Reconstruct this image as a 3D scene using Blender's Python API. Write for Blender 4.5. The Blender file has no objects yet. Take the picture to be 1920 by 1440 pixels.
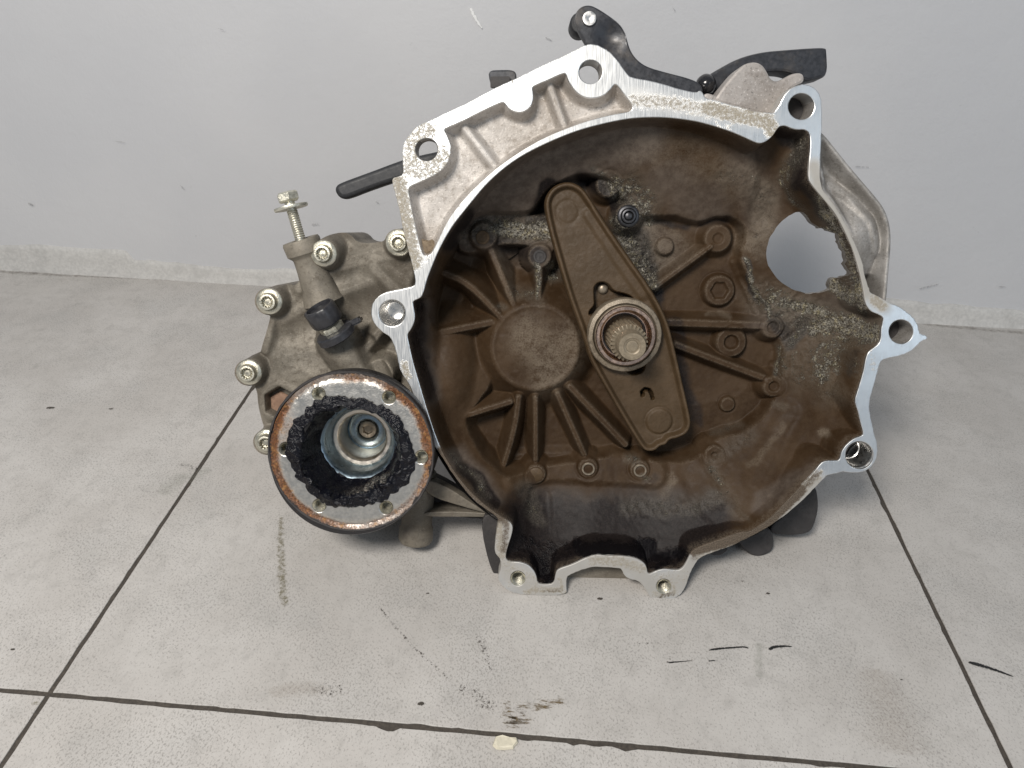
import bpy, bmesh, math, random
import numpy as np
from mathutils import Matrix, Vector
from mathutils.geometry import delaunay_2d_cdt

random.seed(7)
rng = np.random.default_rng(7)
sc = bpy.context.scene
COL = sc.collection

# ------------------------------------------------------------------ frames
# unit "u" = 0.372 mm (floor tiles are 600 mm = 1612 u).  cam frame: x right, y down, z forward
S = 0.000372
F = 1420.0
TH = math.atan2(290.0, F)
CT, ST = math.cos(TH), math.sin(TH)
EX = np.array([1, 0, 0.]); EY = np.array([0, -CT, -ST]); EZ = np.array([0, ST, -CT]); OO = np.array([0, 0, F])
WY = np.array([139, -935, F]); WY /= np.linalg.norm(WY)
WX = np.array([23910., 1540., -F]); WX -= WX @ WY * WY; WX /= np.linalg.norm(WX)
WZ = np.cross(WX, WY)
FLOOR_H = -1181.0
Y0 = 1039.0


def P(px, py, z=0.0):
    """measured picture point + depth -> gearbox frame (u)"""
    r = np.array([px - 960.0, py - 720.0, F]); t = (z + OO @ EZ) / (r @ EZ); p = t * r - OO
    return np.array([p @ EX, p @ EY, z])


def Pn(pts, z=0.0):
    return np.array([P(a, b, z) for a, b in pts])


def pix(x, y, z):
    cy = OO[1] + y * EY[1] + z * EZ[1]; cz = OO[2] + y * EY[2] + z * EZ[2]
    return 960 + F * x / cz, 720 + F * cy / cz


def c2w(p):
    return Vector(((p @ WX) * S, (p @ WY - Y0) * S, (p @ WZ - FLOOR_H) * S))


def W(px, py, lift=0.0):
    """picture point on the floor -> world"""
    r = np.array([px - 960.0, py - 720.0, F]); t = FLOOR_H / (r @ WZ); v = c2w(t * r); v.z += lift
    return v


BASE = P(1080, 1117, 0)          # where the bell stands on the floor
base_w = c2w(OO + BASE[0] * EX + BASE[1] * EY + BASE[2] * EZ); base_w.z = 0.0


def dw(v):
    return (v @ WX, v @ WY, v @ WZ)


GB_M = Matrix((dw(EX), dw(EY), dw(EZ))).transposed().to_4x4(); GB_M.translation = base_w

# ------------------------------------------------------------------ camera, world, lights
cam = bpy.data.objects.new('camera', bpy.data.cameras.new('camera')); COL.objects.link(cam)
cx, cy, cz = dw(np.array([1, 0, 0.])), dw(np.array([0, 1., 0])), dw(np.array([0, 0, 1.]))
M = Matrix((cx, [-v for v in cy], [-v for v in cz])).transposed().to_4x4(); M.translation = c2w(np.zeros(3))
cam.matrix_world = M
cam.data.sensor_width = 36; cam.data.lens = F / 1920 * 36; cam.data.clip_start = 0.01; cam.data.clip_end = 50
sc.camera = cam

w = bpy.data.worlds.new('World'); sc.world = w; w.use_nodes = True
bg = w.node_tree.nodes['Background']; bg.inputs[0].default_value = (0.80, 0.89, 1.0, 1); bg.inputs[1].default_value = 0.30


def area(name, loc, target, size, power, color, sy=None):
    d = bpy.data.lights.new(name, 'AREA'); d.energy = power; d.color = color
    d.shape = 'RECTANGLE'; d.size = size; d.size_y = sy or size
    o = bpy.data.objects.new(name, d); COL.objects.link(o); o.location = loc
    o.rotation_euler = (Vector(target) - Vector(loc)).to_track_quat('-Z', 'Y').to_euler()
    return o


area('work_lamp', (-0.36, -0.80, 1.16), (0, 0.1, 0.12), 0.32, 20, (1.0, 0.95, 0.885), 0.28)
area('window_light', (1.5, -1.3, 0.95), (0, 0.3, 0.15), 0.9, 4.5, (0.72, 0.86, 1.0), 1.0)
sc.view_settings.view_transform = 'Standard'; sc.view_settings.look = 'None'
sc.view_settings.exposure = 0.0; sc.view_settings.gamma = 1.0
sc.view_settings.use_curve_mapping = False

# ------------------------------------------------------------------ noise and geometry helpers
_tab = rng.random((16, 256, 256))


def vn(x, y, s, seed=0):
    x = np.asarray(x, float) / s + 37.3 * seed; y = np.asarray(y, float) / s + 11.7 * seed
    ix = np.floor(x).astype(int); iy = np.floor(y).astype(int); fx = x - ix; fy = y - iy
    fx = fx * fx * (3 - 2 * fx); fy = fy * fy * (3 - 2 * fy); T = _tab[seed % 16]
    a = T[ix & 255, iy & 255]; b = T[(ix + 1) & 255, iy & 255]; c = T[ix & 255, (iy + 1) & 255]; d = T[(ix + 1) & 255, (iy + 1) & 255]
    return (a + (b - a) * fx) * (1 - fy) + (c + (d - c) * fx) * fy


def fbm(x, y, s, o=3, seed=0):
    r = 0; a = 1; t = 0
    for i in range(o):
        r = r + a * vn(x, y, s, seed + i); t += a; a *= 0.5; s *= 0.5
    return r / t - 0.5


def sstep(a, b, x):
    t = np.clip((x - a) / (b - a), 0, 1); return t * t * (3 - 2 * t)


def smax(a, b, k):
    h = np.clip(0.5 + 0.5 * (a - b) / k, 0, 1); return b + (a - b) * h + k * h * (1 - h)


def smin(a, b, k):
    return -smax(-a, -b, k)


def chaikin(pts, n=2, closed=True):
    p = np.array(pts, float)
    for _ in range(n):
        q = np.roll(p, -1, 0) if closed else p[1:]
        a = p if closed else p[:-1]
        r = np.empty((2 * len(a), p.shape[1])); r[0::2] = 0.75 * a + 0.25 * q; r[1::2] = 0.25 * a + 0.75 * q
        if not closed: r = np.vstack([p[:1], r, p[-1:]])
        p = r
    return p


def circ(cx, cy, r, n=40):
    return [(cx + r * math.cos(2 * math.pi * i / n), cy + r * math.sin(2 * math.pi * i / n)) for i in range(n)]


def polydist(X, Y, poly):
    """signed distance (inside positive) and nearest point"""
    X = np.asarray(X, float); Y = np.asarray(Y, float); best = np.full(X.shape, 1e18); nx = np.zeros(X.shape); ny = np.zeros(X.shape)
    ins = np.zeros(X.shape, bool); n = len(poly)
    for i in range(n):
        ax, ay = poly[i][0], poly[i][1]; bx, by = poly[(i + 1) % n][0], poly[(i + 1) % n][1]
        dx, dy = bx - ax, by - ay; L = dx * dx + dy * dy + 1e-12
        t = np.clip(((X - ax) * dx + (Y - ay) * dy) / L, 0, 1); qx = ax + t * dx; qy = ay + t * dy
        d = (X - qx) ** 2 + (Y - qy) ** 2; m = d < best
        best = np.where(m, d, best); nx = np.where(m, qx, nx); ny = np.where(m, qy, ny)
        if ay != by:
            c = ((ay > Y) != (by > Y)) & (X < (bx - ax) * (Y - ay) / (by - ay) + ax); ins ^= c
    d = np.sqrt(best)
    return np.where(ins, d, -d), nx, ny


def linedist(X, Y, pts):
    best = np.full(np.shape(X), 1e18); tt = np.zeros(np.shape(X)); n = len(pts) - 1
    for i in range(n):
        ax, ay = pts[i][:2]; bx, by = pts[i + 1][:2]; dx, dy = bx - ax, by - ay
        t = np.clip(((X - ax) * dx + (Y - ay) * dy) / (dx * dx + dy * dy + 1e-9), 0, 1)
        d = (X - ax - t * dx) ** 2 + (Y - ay - t * dy) ** 2; m = d < best
        best = np.where(m, d, best); tt = np.where(m, (i + t) / n, tt)
    return np.sqrt(best), tt


def empty(name, M_, label=None, cat=None):
    o = bpy.data.objects.new(name, None); COL.objects.link(o); o.matrix_world = M_; o.empty_display_size = 0.05
    if label: o['label'] = label
    if cat: o['category'] = cat
    return o


def mk(name, v, f, mat, parent, smooth=True, attrs=None, label=None, sharp=38, local=True):
    v = np.asarray(v, float)
    me = bpy.data.meshes.new(name)
    me.from_pydata(((v - BASE) * S if local else v).tolist(), [], f if isinstance(f, list) else f.tolist())
    me.materials.append(mat)
    if attrs:
        for k, a in attrs.items():
            at = me.attributes.new(k, 'FLOAT', 'POINT'); at.data.foreach_set('value', np.asarray(a, np.float32))
    me.update()
    if smooth:
        me.shade_smooth()
        if sharp: me.set_sharp_from_angle(angle=math.radians(sharp))
    o = bpy.data.objects.new(name, me); COL.objects.link(o)
    if parent is not None: o.parent = parent
    if label: o['label'] = label
    return o


def area2(p):
    q = np.roll(p, -1, 0); return 0.5 * np.sum(p[:, 0] * q[:, 1] - q[:, 0] * p[:, 1])


def offs(p, d):
    """move a loop along its left normal"""
    a = np.roll(p, 1, 0); b = np.roll(p, -1, 0); e1 = p - a; e2 = b - p
    e1 /= np.linalg.norm(e1, axis=1)[:, None] + 1e-9; e2 /= np.linalg.norm(e2, axis=1)[:, None] + 1e-9
    n1 = np.stack([-e1[:, 1], e1[:, 0]], 1); n2 = np.stack([-e2[:, 1], e2[:, 0]], 1); m = n1 + n2
    m /= np.linalg.norm(m, axis=1)[:, None] + 1e-9; k = np.clip(np.sum(m * n1, 1), 0.5, 1)
    return p + m * (d / k)[:, None]


def plate(name, outer, holes, z, zb, mat, parent, bev=1.5, grid=None, attr=None, label=None, zfun=None, ch=2, jit=0.0, bevs=2):
    """flat cut-out with thickness; outlines are picture points at depth z"""
    loops = []
    for i, L in enumerate([outer] + holes):
        q = chaikin(L, ch) if ch and len(L) < 150 else np.array(L, float)
        q = Pn(q, z)[:, :2]
        keep = np.linalg.norm(q - np.roll(q, 1, 0), axis=1) > 0.25; q = q[keep]
        if (area2(q) > 0) != (i == 0): q = q[::-1]
        if jit and i == 0:
            q = q + (rng.random(q.shape) - 0.5) * jit
        loops.append(q)
    ins = [offs(q, bev) for q in loops]
    pts = [tuple(a) for q in ins for a in q]; edges = []; k = 0
    for q in ins:
        n = len(q); edges += [(k + i, k + (i + 1) % n) for i in range(n)]; k += n
    if grid:
        lo = loops[0].min(0); hi = loops[0].max(0)
        gx, gy = np.meshgrid(np.arange(lo[0], hi[0], grid), np.arange(lo[1], hi[1], grid)); gx = gx.ravel() + (rng.random(gx.size) - .5) * grid * .3; gy = gy.ravel() + (rng.random(gy.size) - .5) * grid * .3
        m = polydist(gx, gy, ins[0])[0] > grid * .45
        for q in ins[1:]: m &= polydist(gx, gy, q)[0] < -grid * .45
        pts += list(zip(gx[m].tolist(), gy[m].tolist()))
    r = delaunay_2d_cdt([Vector(p) for p in pts], edges, [], 0, 1e-5)
    V = np.array([tuple(p) for p in r[0]]); T = np.array([list(t) for t in r[2]])
    c = V[T].mean(1); m = polydist(c[:, 0], c[:, 1], ins[0])[0] > 0
    for q in ins[1:]: m &= polydist(c[:, 0], c[:, 1], q)[0] < 0
    T = T[m]
    a = V[T]; ar = (a[:, 1, 0] - a[:, 0, 0]) * (a[:, 2, 1] - a[:, 0, 1]) - (a[:, 2, 0] - a[:, 0, 0]) * (a[:, 1, 1] - a[:, 0, 1])
    T[ar < 0] = T[ar < 0][:, ::-1]
    zz = np.full(len(V), float(z))
    if zfun: zz = zz + zfun(V[:, 0], V[:, 1])
    verts = [np.column_stack([V, zz])]; faces = [list(map(int, t)) for t in T]; k = len(V)
    verts.append(np.column_stack([V, np.full(len(V), float(zb))])); faces += [[int(t[2]) + k, int(t[1]) + k, int(t[0]) + k] for t in T]; k += len(V)
    for q, qi in zip(loops, ins):
        n = len(q); rings = []
        for s in range(bevs + 1):
            t = s / bevs * math.pi / 2
            rr = offs(q, bev * (1 - math.sin(t))) if s < bevs else q
            zr = np.full(n, z - bev * (1 - math.cos(t)))
            if s == 0 and zfun: zr = zr + zfun(rr[:, 0], rr[:, 1])
            rings.append(np.column_stack([rr, zr]))
        rings.append(np.column_stack([q, np.full(n, zb + bev * .5)])); rings.append(np.column_stack([qi, np.full(n, float(zb))]))
        s0 = k
        for R in rings: verts.append(R); k += n
        for j in range(len(rings) - 1):
            for i in range(n):
                i2 = (i + 1) % n; faces.append([s0 + j * n + i2, s0 + j * n + i, s0 + (j + 1) * n + i, s0 + (j + 1) * n + i2])
    v = np.vstack(verts); at = None
    if attr:
        px, py = pix(v[:, 0], v[:, 1], v[:, 2]); at = {kk: fn(px, py, v) for kk, fn in attr.items()}
    return mk(name, v, faces, mat, parent, attrs=at, label=label, sharp=30)


def frame(d):
    d = np.array(d, float); d /= np.linalg.norm(d)
    a = np.array([0, 1., 0]) if abs(d[1]) < .9 else np.array([1., 0, 0])
    x = np.cross(a, d); x /= np.linalg.norm(x); return x, np.cross(d, x), d


def lathe(name, p0, d, prof, mat, parent, n=32, mod=None, label=None, sharp=38, smooth=True, rot=0.0, attrs=None, at_origin=False):
    """profile of (radius, height along d) turned about d from p0; mod(j,theta)->radius factor"""
    x, y, dd = frame(d); v = []; f = []; o0 = np.zeros(3) if at_origin else np.array(p0, float)
    for j, (r, h) in enumerate(prof):
        for i in range(n):
            t = 2 * math.pi * i / n + rot; rr = r * (mod(j, t) if mod else 1)
            v.append(o0 + dd * h + rr * (math.cos(t) * x + math.sin(t) * y))
    for j in range(len(prof) - 1):
        for i in range(n):
            i2 = (i + 1) % n; f.append([j * n + i, j * n + i2, (j + 1) * n + i2, (j + 1) * n + i])
    f.append(list(range((len(prof) - 1) * n, len(prof) * n))); f.append(list(range(n))[::-1])
    v = np.array(v)
    if at_origin:
        o = mk(name, v + BASE, f, mat, parent, smooth, None, label, sharp); o.location = Vector((np.array(p0) - BASE) * S); return o
    return mk(name, v, f, mat, parent, smooth, attrs, label, sharp)


def hfield(name, x0, x1, y0, y1, step, zfun, region, mat, parent, skirt=0.0, holes=(), attr=None, extra=None, label=None, smooth_sharp=0):
    """height field over a region (loops in gearbox frame, u); zfun(X,Y)->(Z,labels or None); extra: {label: name}"""
    gx, gy = np.meshgrid(np.arange(x0, x1 + step, step), np.arange(y0, y1 + step, step)); ny, nx = gx.shape
    sd, qx, qy = polydist(gx, gy, region)
    for hl in holes:
        s2, a, b = polydist(gx, gy, hl); m = -s2 < sd; sd = np.where(m, -s2, sd); qx = np.where(m, a, qx); qy = np.where(m, b, qy)
    ok = sd > -0.7 * step
    fk = ok[:-1, :-1] & ok[1:, :-1] & ok[:-1, 1:] & ok[1:, 1:]
    cnt = np.zeros((ny, nx), int); cnt[:-1, :-1] += fk; cnt[1:, :-1] += fk; cnt[:-1, 1:] += fk; cnt[1:, 1:] += fk
    bd = (cnt > 0) & (cnt < 4); X = np.where(bd, qx, gx); Y = np.where(bd, qy, gy)
    Z, lab = zfun(X, Y)
    idx = -np.ones((ny, nx), int); used = cnt > 0; idx[used] = np.arange(used.sum())
    V = np.column_stack([X[used], Y[used], Z[used]])
    jj, ii = np.nonzero(fk)
    Q = np.stack([idx[jj, ii], idx[jj, ii + 1], idx[jj + 1, ii + 1], idx[jj + 1, ii]], 1)
    FL = lab[jj, ii] if lab is not None else np.zeros(len(Q), int)
    SQ = None
    if skirt:
        E = np.concatenate([Q[:, [0, 1]], Q[:, [1, 2]], Q[:, [2, 3]], Q[:, [3, 0]]]); N = len(V) + 1
        key = E[:, 0] * N + E[:, 1]; rev = E[:, 1] * N + E[:, 0]; be = E[~np.isin(key, rev)]
        bv = np.unique(be); mp = -np.ones(len(V), int); mp[bv] = np.arange(len(bv)) + len(V)
        low = V[bv].copy(); low[:, 2] -= skirt; V = np.vstack([V, low]); SQ = np.stack([be[:, 1], be[:, 0], mp[be[:, 0]], mp[be[:, 1]]], 1)
    px, py = pix(V[:, 0], V[:, 1], V[:, 2]); A = {k: fn(px, py, V) for k, fn in attr.items()} if attr else None
    # normals of the whole surface so that the split pieces join without a seam
    tri = Q; n = np.cross(V[tri[:, 2]] - V[tri[:, 0]], V[tri[:, 3]] - V[tri[:, 1]]); vnrm = np.zeros_like(V)
    for k in range(4): np.add.at(vnrm, tri[:, k], n)
    vnrm /= np.linalg.norm(vnrm, axis=1)[:, None] + 1e-12

    def sub(nm, faces, par, usek=True, lb=None):
        u = np.unique(faces); mp2 = -np.ones(len(V), int); mp2[u] = np.arange(len(u))
        o = mk(nm, V[u], mp2[faces], mat, par, True, {k: a[u] for k, a in A.items()} if A else None, lb, 0)
        if usek: o.data.normals_split_custom_set_from_vertices([tuple(q) for q in vnrm[u]])
        return o
    main = sub(name, Q[FL == 0], parent, True, label)
    if SQ is not None: sub('side_wall', SQ, main, False)
    if extra:
        for k, nm in extra.items():
            m = FL == k
            if m.sum() > 8: sub(nm, Q[m], main)
    return main


# ------------------------------------------------------------------ materials
class NT:
    def __init__(s, name):
        s.m = bpy.data.materials.new(name); s.m.use_nodes = True; s.t = s.m.node_tree; s.n = s.t.nodes; s.b = s.n['Principled BSDF']
        s.co = s.n.new('ShaderNodeTexCoord').outputs['Object']

    def lk(s, a, b): s.t.links.new(a, b)

    def val(s, x, inp):
        if hasattr(x, 'links'): s.lk(x, inp)
        else:
            if isinstance(x, tuple) and len(x) == 3: x = x + (1,)
            inp.default_value = x

    def noise(s, scale, detail=3, rough=0.6, stretch=None, off=(0, 0, 0)):
        n = s.n.new('ShaderNodeTexNoise'); n.inputs['Scale'].default_value = scale; n.inputs['Detail'].default_value = detail; n.inputs['Roughness'].default_value = rough
        mp = s.n.new('ShaderNodeMapping'); mp.inputs['Location'].default_value = off
        if stretch: mp.inputs['Scale'].default_value = stretch[0]; mp.inputs['Rotation'].default_value = stretch[1]
        s.lk(s.co, mp.inputs[0]); s.lk(mp.outputs[0], n.inputs['Vector'])
        return n.outputs['Fac']

    def vor(s, scale, feature='F1', out='Distance'):
        n = s.n.new('ShaderNodeTexVoronoi'); n.inputs['Scale'].default_value = scale; n.feature = feature; s.lk(s.co, n.inputs['Vector']); return n.outputs[out]

    def attr(s, name):
        n = s.n.new('ShaderNodeAttribute'); n.attribute_name = name; return n.outputs['Fac']

    def ramp(s, x, a, b, lo=0.0, hi=1.0):
        n = s.n.new('ShaderNodeMapRange'); n.interpolation_type = 'SMOOTHSTEP'; s.val(x, n.inputs['Value'])
        s.val(a, n.inputs['From Min']); s.val(b, n.inputs['From Max']); n.inputs['To Min'].default_value = lo; n.inputs['To Max'].default_value = hi
        return n.outputs[0]

    def math(s, op, a, b=0.0):
        n = s.n.new('ShaderNodeMath'); n.operation = op; s.val(a, n.inputs[0]); s.val(b, n.inputs[1]); return n.outputs[0]

    def mix(s, f, a, b):
        n = s.n.new('ShaderNodeMix'); n.data_type = 'RGBA'; s.val(f, n.inputs[0]); s.val(a, n.inputs[6]); s.val(b, n.inputs[7]); return n.outputs[2]

    def mixf(s, f, a, b):
        n = s.n.new('ShaderNodeMix'); n.data_type = 'FLOAT'; s.val(f, n.inputs[0]); s.val(a, n.inputs[2]); s.val(b, n.inputs[3]); return n.outputs[0]

    def point(s, a, b, hi):
        return s.ramp(s.n.new('ShaderNodeNewGeometry').outputs['Pointiness'], a, b, 0, hi)

    def bump(s, h, strength=0.3, dist=0.0005, prev=None):
        n = s.n.new('ShaderNodeBump'); n.inputs['Strength'].default_value = strength; n.inputs['Distance'].default_value = dist; s.lk(h, n.inputs['Height'])
        if prev is not None: s.lk(prev, n.inputs['Normal'])
        return n.outputs[0]

    def out(s, col=None, rough=None, metal=None, normal=None, spec=None, alpha=None):
        for k, x in (('Base Color', col), ('Roughness', rough), ('Metallic', metal), ('Normal', normal), ('Specular IOR Level', spec), ('Alpha', alpha)):
            if x is not None: s.val(x, s.b.inputs[k])
        return s.m


def mat_bell():
    m = NT('clutch_dust_casting')
    soot, flake, oil, pale, grime_shade = m.attr('soot'), m.attr('flake'), m.attr('oil'), m.attr('pale'), m.attr('grime_shade')  # oil and grime masks also carry shade painted on left wall and beside lever
    big = m.noise(28, 4); mid = m.noise(140, 4, .7); fine = m.noise(900, 3, .7); grit = m.noise(2600, 2, .6)
    c = m.mix(m.ramp(big, .32, .68), (.036, .019, .008), (.058, .034, .017))
    c = m.mix(m.ramp(mid, .42, .72, 0, .45), c, (.072, .046, .026))
    c = m.mix(m.math('MULTIPLY', soot, .92), c, m.mix(m.ramp(mid, .3, .7), (.082, .066, .056), (.150, .124, .104)))
    c = m.mix(m.math('MULTIPLY', pale, m.ramp(m.math('ADD', mid, m.math('MULTIPLY', fine, 1.2)), .75, 1.35)), c, (.22, .182, .138))
    c = m.mix(m.ramp(grit, .56, .76, 0, .30), c, (.15, .115, .08)); c = m.mix(m.ramp(grit, .44, .28, 0, .45), c, (.022, .014, .008))
    cm = m.ramp(m.math('ADD', grime_shade, m.math('MULTIPLY', m.math('SUBTRACT', mid, .5), .5)), .10, .70)
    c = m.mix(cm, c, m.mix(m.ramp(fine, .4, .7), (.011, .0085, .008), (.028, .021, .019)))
    c = m.mix(m.math('MULTIPLY', m.point(.505, .56, .55), m.ramp(fine, .35, .6)), c, (.17, .135, .10))
    # flaking corrosion: pale crumbs over dark bare ground
    brk = m.math('MULTIPLY', m.math('SUBTRACT', m.noise(110, 5, .75, off=(9, 2, 0)), .53), 1.5)
    fl = m.math('ADD', flake, m.math('MULTIPLY', brk, m.ramp(flake, .02, .4)))
    fn = m.noise(760, 5, .8); th = m.ramp(fl, 0.0, 1.0, .70, .415)
    d = m.math('SUBTRACT', fn, th); fm = m.math('MULTIPLY', m.ramp(d, .0, .07), m.ramp(flake, .01, .08)); gnd = m.ramp(m.math('SUBTRACT', m.noise(200, 5, .75, off=(3, 1, 0)), m.ramp(fl, 0, 1, .78, .36)), 0, .12)
    c = m.mix(m.math('MULTIPLY', flake, m.ramp(fine, .25, .65, .1, .75)), c, (.135, .118, .095))
    c = m.mix(m.math('MULTIPLY', gnd, .7), c, (.024, .019, .014))
    fc = m.mix(m.ramp(m.noise(260, 2, off=(5, 0, 0)), .45, .7), (.34, .32, .275), (.46, .40, .25)); fc = m.mix(m.ramp(grit, .42, .66), fc, (.07, .055, .035)); fc = m.mix(m.ramp(m.noise(420, 2, off=(1, 8, 0)), .55, .7), fc, (.50, .47, .40))
    c = m.mix(fm, c, fc)
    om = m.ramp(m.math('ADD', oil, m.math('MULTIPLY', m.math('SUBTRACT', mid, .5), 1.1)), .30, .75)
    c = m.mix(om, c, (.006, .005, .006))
    ro = m.mixf(om, m.mixf(cm, m.ramp(mid, .3, .7, .52, .7), .52), .14)
    h = m.math('ADD', m.math('MULTIPLY', fine, .35), m.math('MULTIPLY', grit, .22)); nb = m.bump(h, .40, .0006)
    h2 = m.math('ADD', m.math('MULTIPLY', fm, m.noise(1100, 2)), m.math('MULTIPLY', om, m.noise(900, 3))); nb = m.bump(h2, .9, .0016, nb)
    return m.out(c, ro, .0, nb, .20)


def mat_machined(name='machined_aluminium', col=(.80, .80, .79), ro=.34):
    m = NT(name); dirt, dull, brown = m.attr('dirt'), m.attr('dull'), m.attr('brown')
    n1 = m.noise(420, 5, .8); n2 = m.noise(1300, 3); br = m.noise(2600, 2, .6, ((1, .03, 1), (0, 0, .5)))
    c = m.mix(m.ramp(m.noise(60, 3), .35, .7), col, tuple(k * .9 for k in col))
    th = m.ramp(dirt, 0, 1, .80, .34); d = m.ramp(m.math('SUBTRACT', n1, th), -.03, .20)
    dc = m.mix(m.ramp(n2, .35, .65), (.36, .31, .22), (.16, .13, .085))
    c = m.mix(m.math('MULTIPLY', d, .9), c, dc); c = m.mix(m.math('MULTIPLY', dull, .85), c, (.31, .28, .235)); bw = m.ramp(m.math('ADD', brown, m.math('MULTIPLY', m.math('SUBTRACT', n1, .5), .8)), .3, .7); c = m.mix(bw, c, m.mix(m.ramp(n2, .35, .65), (.055, .038, .025), (.13, .10, .07)))
    ro_ = m.mixf(d, m.ramp(br, .3, .7, ro - .06, ro + .1), .7); ro_ = m.mixf(dull, ro_, .6)
    me = m.math('MULTIPLY', m.math('MULTIPLY', m.mixf(d, 1.0, .1), m.mixf(dull, 1.0, .35)), m.mixf(bw, 1.0, .0)); ro_ = m.mixf(bw, ro_, .6)
    nb = m.bump(br, .05, .0002); nb = m.bump(m.math('MULTIPLY', d, n2), .5, .0006, nb)
    return m.out(c, ro_, me, nb)


def mat_cast(name, c0, c1, dirtc=(.10, .075, .05), dirt=.4, speck=.35, ro=.6, metal=.35, sc_=1.0):
    m = NT(name); a = m.noise(55 * sc_, 4, .65); b = m.noise(420 * sc_, 4, .7); g = m.noise(1500 * sc_, 2)
    c = m.mix(m.ramp(a, .35, .68), c0, c1); c = m.mix(m.ramp(b, .50, .70, 0, dirt), c, dirtc)
    c = m.mix(m.ramp(m.noise(18, 3, off=(2, 4, 1)), .42, .68, 0, dirt), c, dirtc)
    c = m.mix(m.ramp(g, .60, .74, 0, speck), c, tuple(k * .25 for k in c0)); c = m.mix(m.ramp(g, .40, .26, 0, speck * .6), c, tuple(min(1, k * 1.7) for k in c1))
    c = m.mix(m.math('MULTIPLY', m.point(.51, .58, .45), m.ramp(b, .35, .6)), c, tuple(min(1, k * 1.5) for k in c1))
    nb = m.bump(m.math('ADD', b, m.math('MULTIPLY', g, .7)), .4, .0006)
    return m.out(c, m.ramp(b, .3, .7, ro - .08, ro + .12), metal, nb)


def mat_simple(name, col, ro=.4, metal=0.0, bump=.15, var=.25, sc_=300):
    m = NT(name); a = m.noise(sc_, 4, .7); b = m.noise(sc_ * .15, 3)
    c = m.mix(m.ramp(a, .3, .7), tuple(k * (1 - var) for k in col), tuple(min(1, k * (1 + var)) for k in col))
    c = m.mix(m.ramp(b, .45, .7, 0, .4), c, tuple(k * .7 for k in col))
    return m.out(c, m.ramp(a, .3, .7, max(.03, ro - .08), ro + .1), metal, m.bump(a, bump, .0004))


def mat_rust(name, steel=(.62, .60, .56)):
    m = NT(name); rust = m.attr('rust'); a = m.noise(190, 5, .7); b = m.noise(800, 3); st = m.noise(500, 2, .5, ((1, 1, .1), (0, 0, 0)))
    rm = m.ramp(m.math('ADD', m.math('MULTIPLY', m.math('ADD', a, b), .5), m.math('SUBTRACT', rust, .5)), .24, .78)
    rc = m.mix(m.ramp(b, .35, .65), (.20, .075, .025), (.08, .040, .020)); rc = m.mix(m.ramp(a, .5, .7), rc, (.36, .19, .07))
    c = m.mix(rm, m.mix(m.ramp(st, .3, .7), steel, tuple(k * .85 for k in steel)), rc); blk = m.attr('black')
    bm = m.ramp(m.math('ADD', b, m.math('SUBTRACT', blk, .5)), .30, .74); c = m.mix(bm, c, (.02, .018, .018))
    ro = m.mixf(rm, m.ramp(a, .3, .7, .30, .42), .62); ro = m.mixf(bm, ro, .32)
    return m.out(c, ro, m.math('MULTIPLY', m.mixf(rm, 1, .2), m.mixf(bm, 1, .0)), m.bump(b, .35, .0005))


M_BELL = mat_bell()
M_MACH = mat_machined()
M_POCKET = mat_cast('cast_pocket_grey', (.43, .40, .37), (.60, .565, .53), (.20, .16, .12), .45, .65, .58, .25, .5)
M_CASE = mat_cast('grimy_cast_aluminium', (.120, .105, .083), (.225, .20, .162), (.085, .068, .05), .6, .55, .6, .25, .6)
M_CASTL = mat_cast('weathered_cast_aluminium', (.34, .315, .295), (.46, .43, .41), (.13, .105, .085), .4, .8, .6, .3, .4)
M_EAR = mat_cast('aged_grey_casting', (.24, .225, .205), (.46, .44, .42), (.10, .085, .07), .5, .5, .55, .35, .5)
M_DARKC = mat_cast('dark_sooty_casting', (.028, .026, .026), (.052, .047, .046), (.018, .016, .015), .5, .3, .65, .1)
M_LEVER = mat_cast('dusty_brown_steel', (.060, .037, .017), (.084, .054, .029), (.046, .028, .013), .35, .22, .52, .0)
M_LEVER.node_tree.nodes['Principled BSDF'].inputs['Specular IOR Level'].default_value = .32
m_ = NT('black_coated_steel'); a_ = m_.noise(300, 4, .7); c_ = m_.mix(m_.ramp(a_, .3, .7), (.022, .023, .027), (.038, .040, .047))
c_ = m_.mix(m_.ramp(m_.noise(45, 4, .7), .50, .72, 0, .45), c_, (.115, .098, .082)); c_ = m_.mix(m_.point(.53, .62, .6), c_, (.20, .20, .21))
M_BLACK = m_.out(c_, m_.ramp(a_, .3, .7, .32, .5), .25, m_.bump(a_, .2, .0005))
M_RUBBER = mat_simple('black_rubber', (.022, .023, .026), .55, 0, .2)
M_PLAST = mat_simple('black_plastic', (.028, .028, .032), .36, 0, .1)
M_ZINC = mat_cast('zinc_plated_steel', (.48, .46, .38), (.66, .64, .55), (.20, .17, .11), .45, .3, .36, .85)
M_STEEL = mat_simple('bright_steel', (.72, .71, .69), .32, 1.0, .02, .08)
M_DULLST = mat_simple('dull_dusty_steel', (.30, .25, .19), .42, .6, .15)
M_COPPER = mat_simple('heat_tinted_steel', (.72, .52, .41), .26, 1.0, .03, .15)
M_COLLAR = mat_cast('dusty_bearing_collar', (.15, .12, .085), (.24, .20, .15), (.09, .065, .04), .4, .3, .45, .3)
M_SHAFT = mat_simple('tan_shaft_steel', (.25, .205, .145), .45, .3, .1, .15)
M_BLUE = mat_simple('blued_steel', (.30, .37, .42), .34, 1.0, .1, .2)
M_BEIGE = mat_simple('warm_pressed_steel', (.66, .60, .52), .36, 1.0, .1, .15)
M_DARKST = mat_simple('dark_steel', (.07, .07, .075), .38, .8, .15)
M_RUSTF = mat_rust('rusty_flange_steel')
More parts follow.
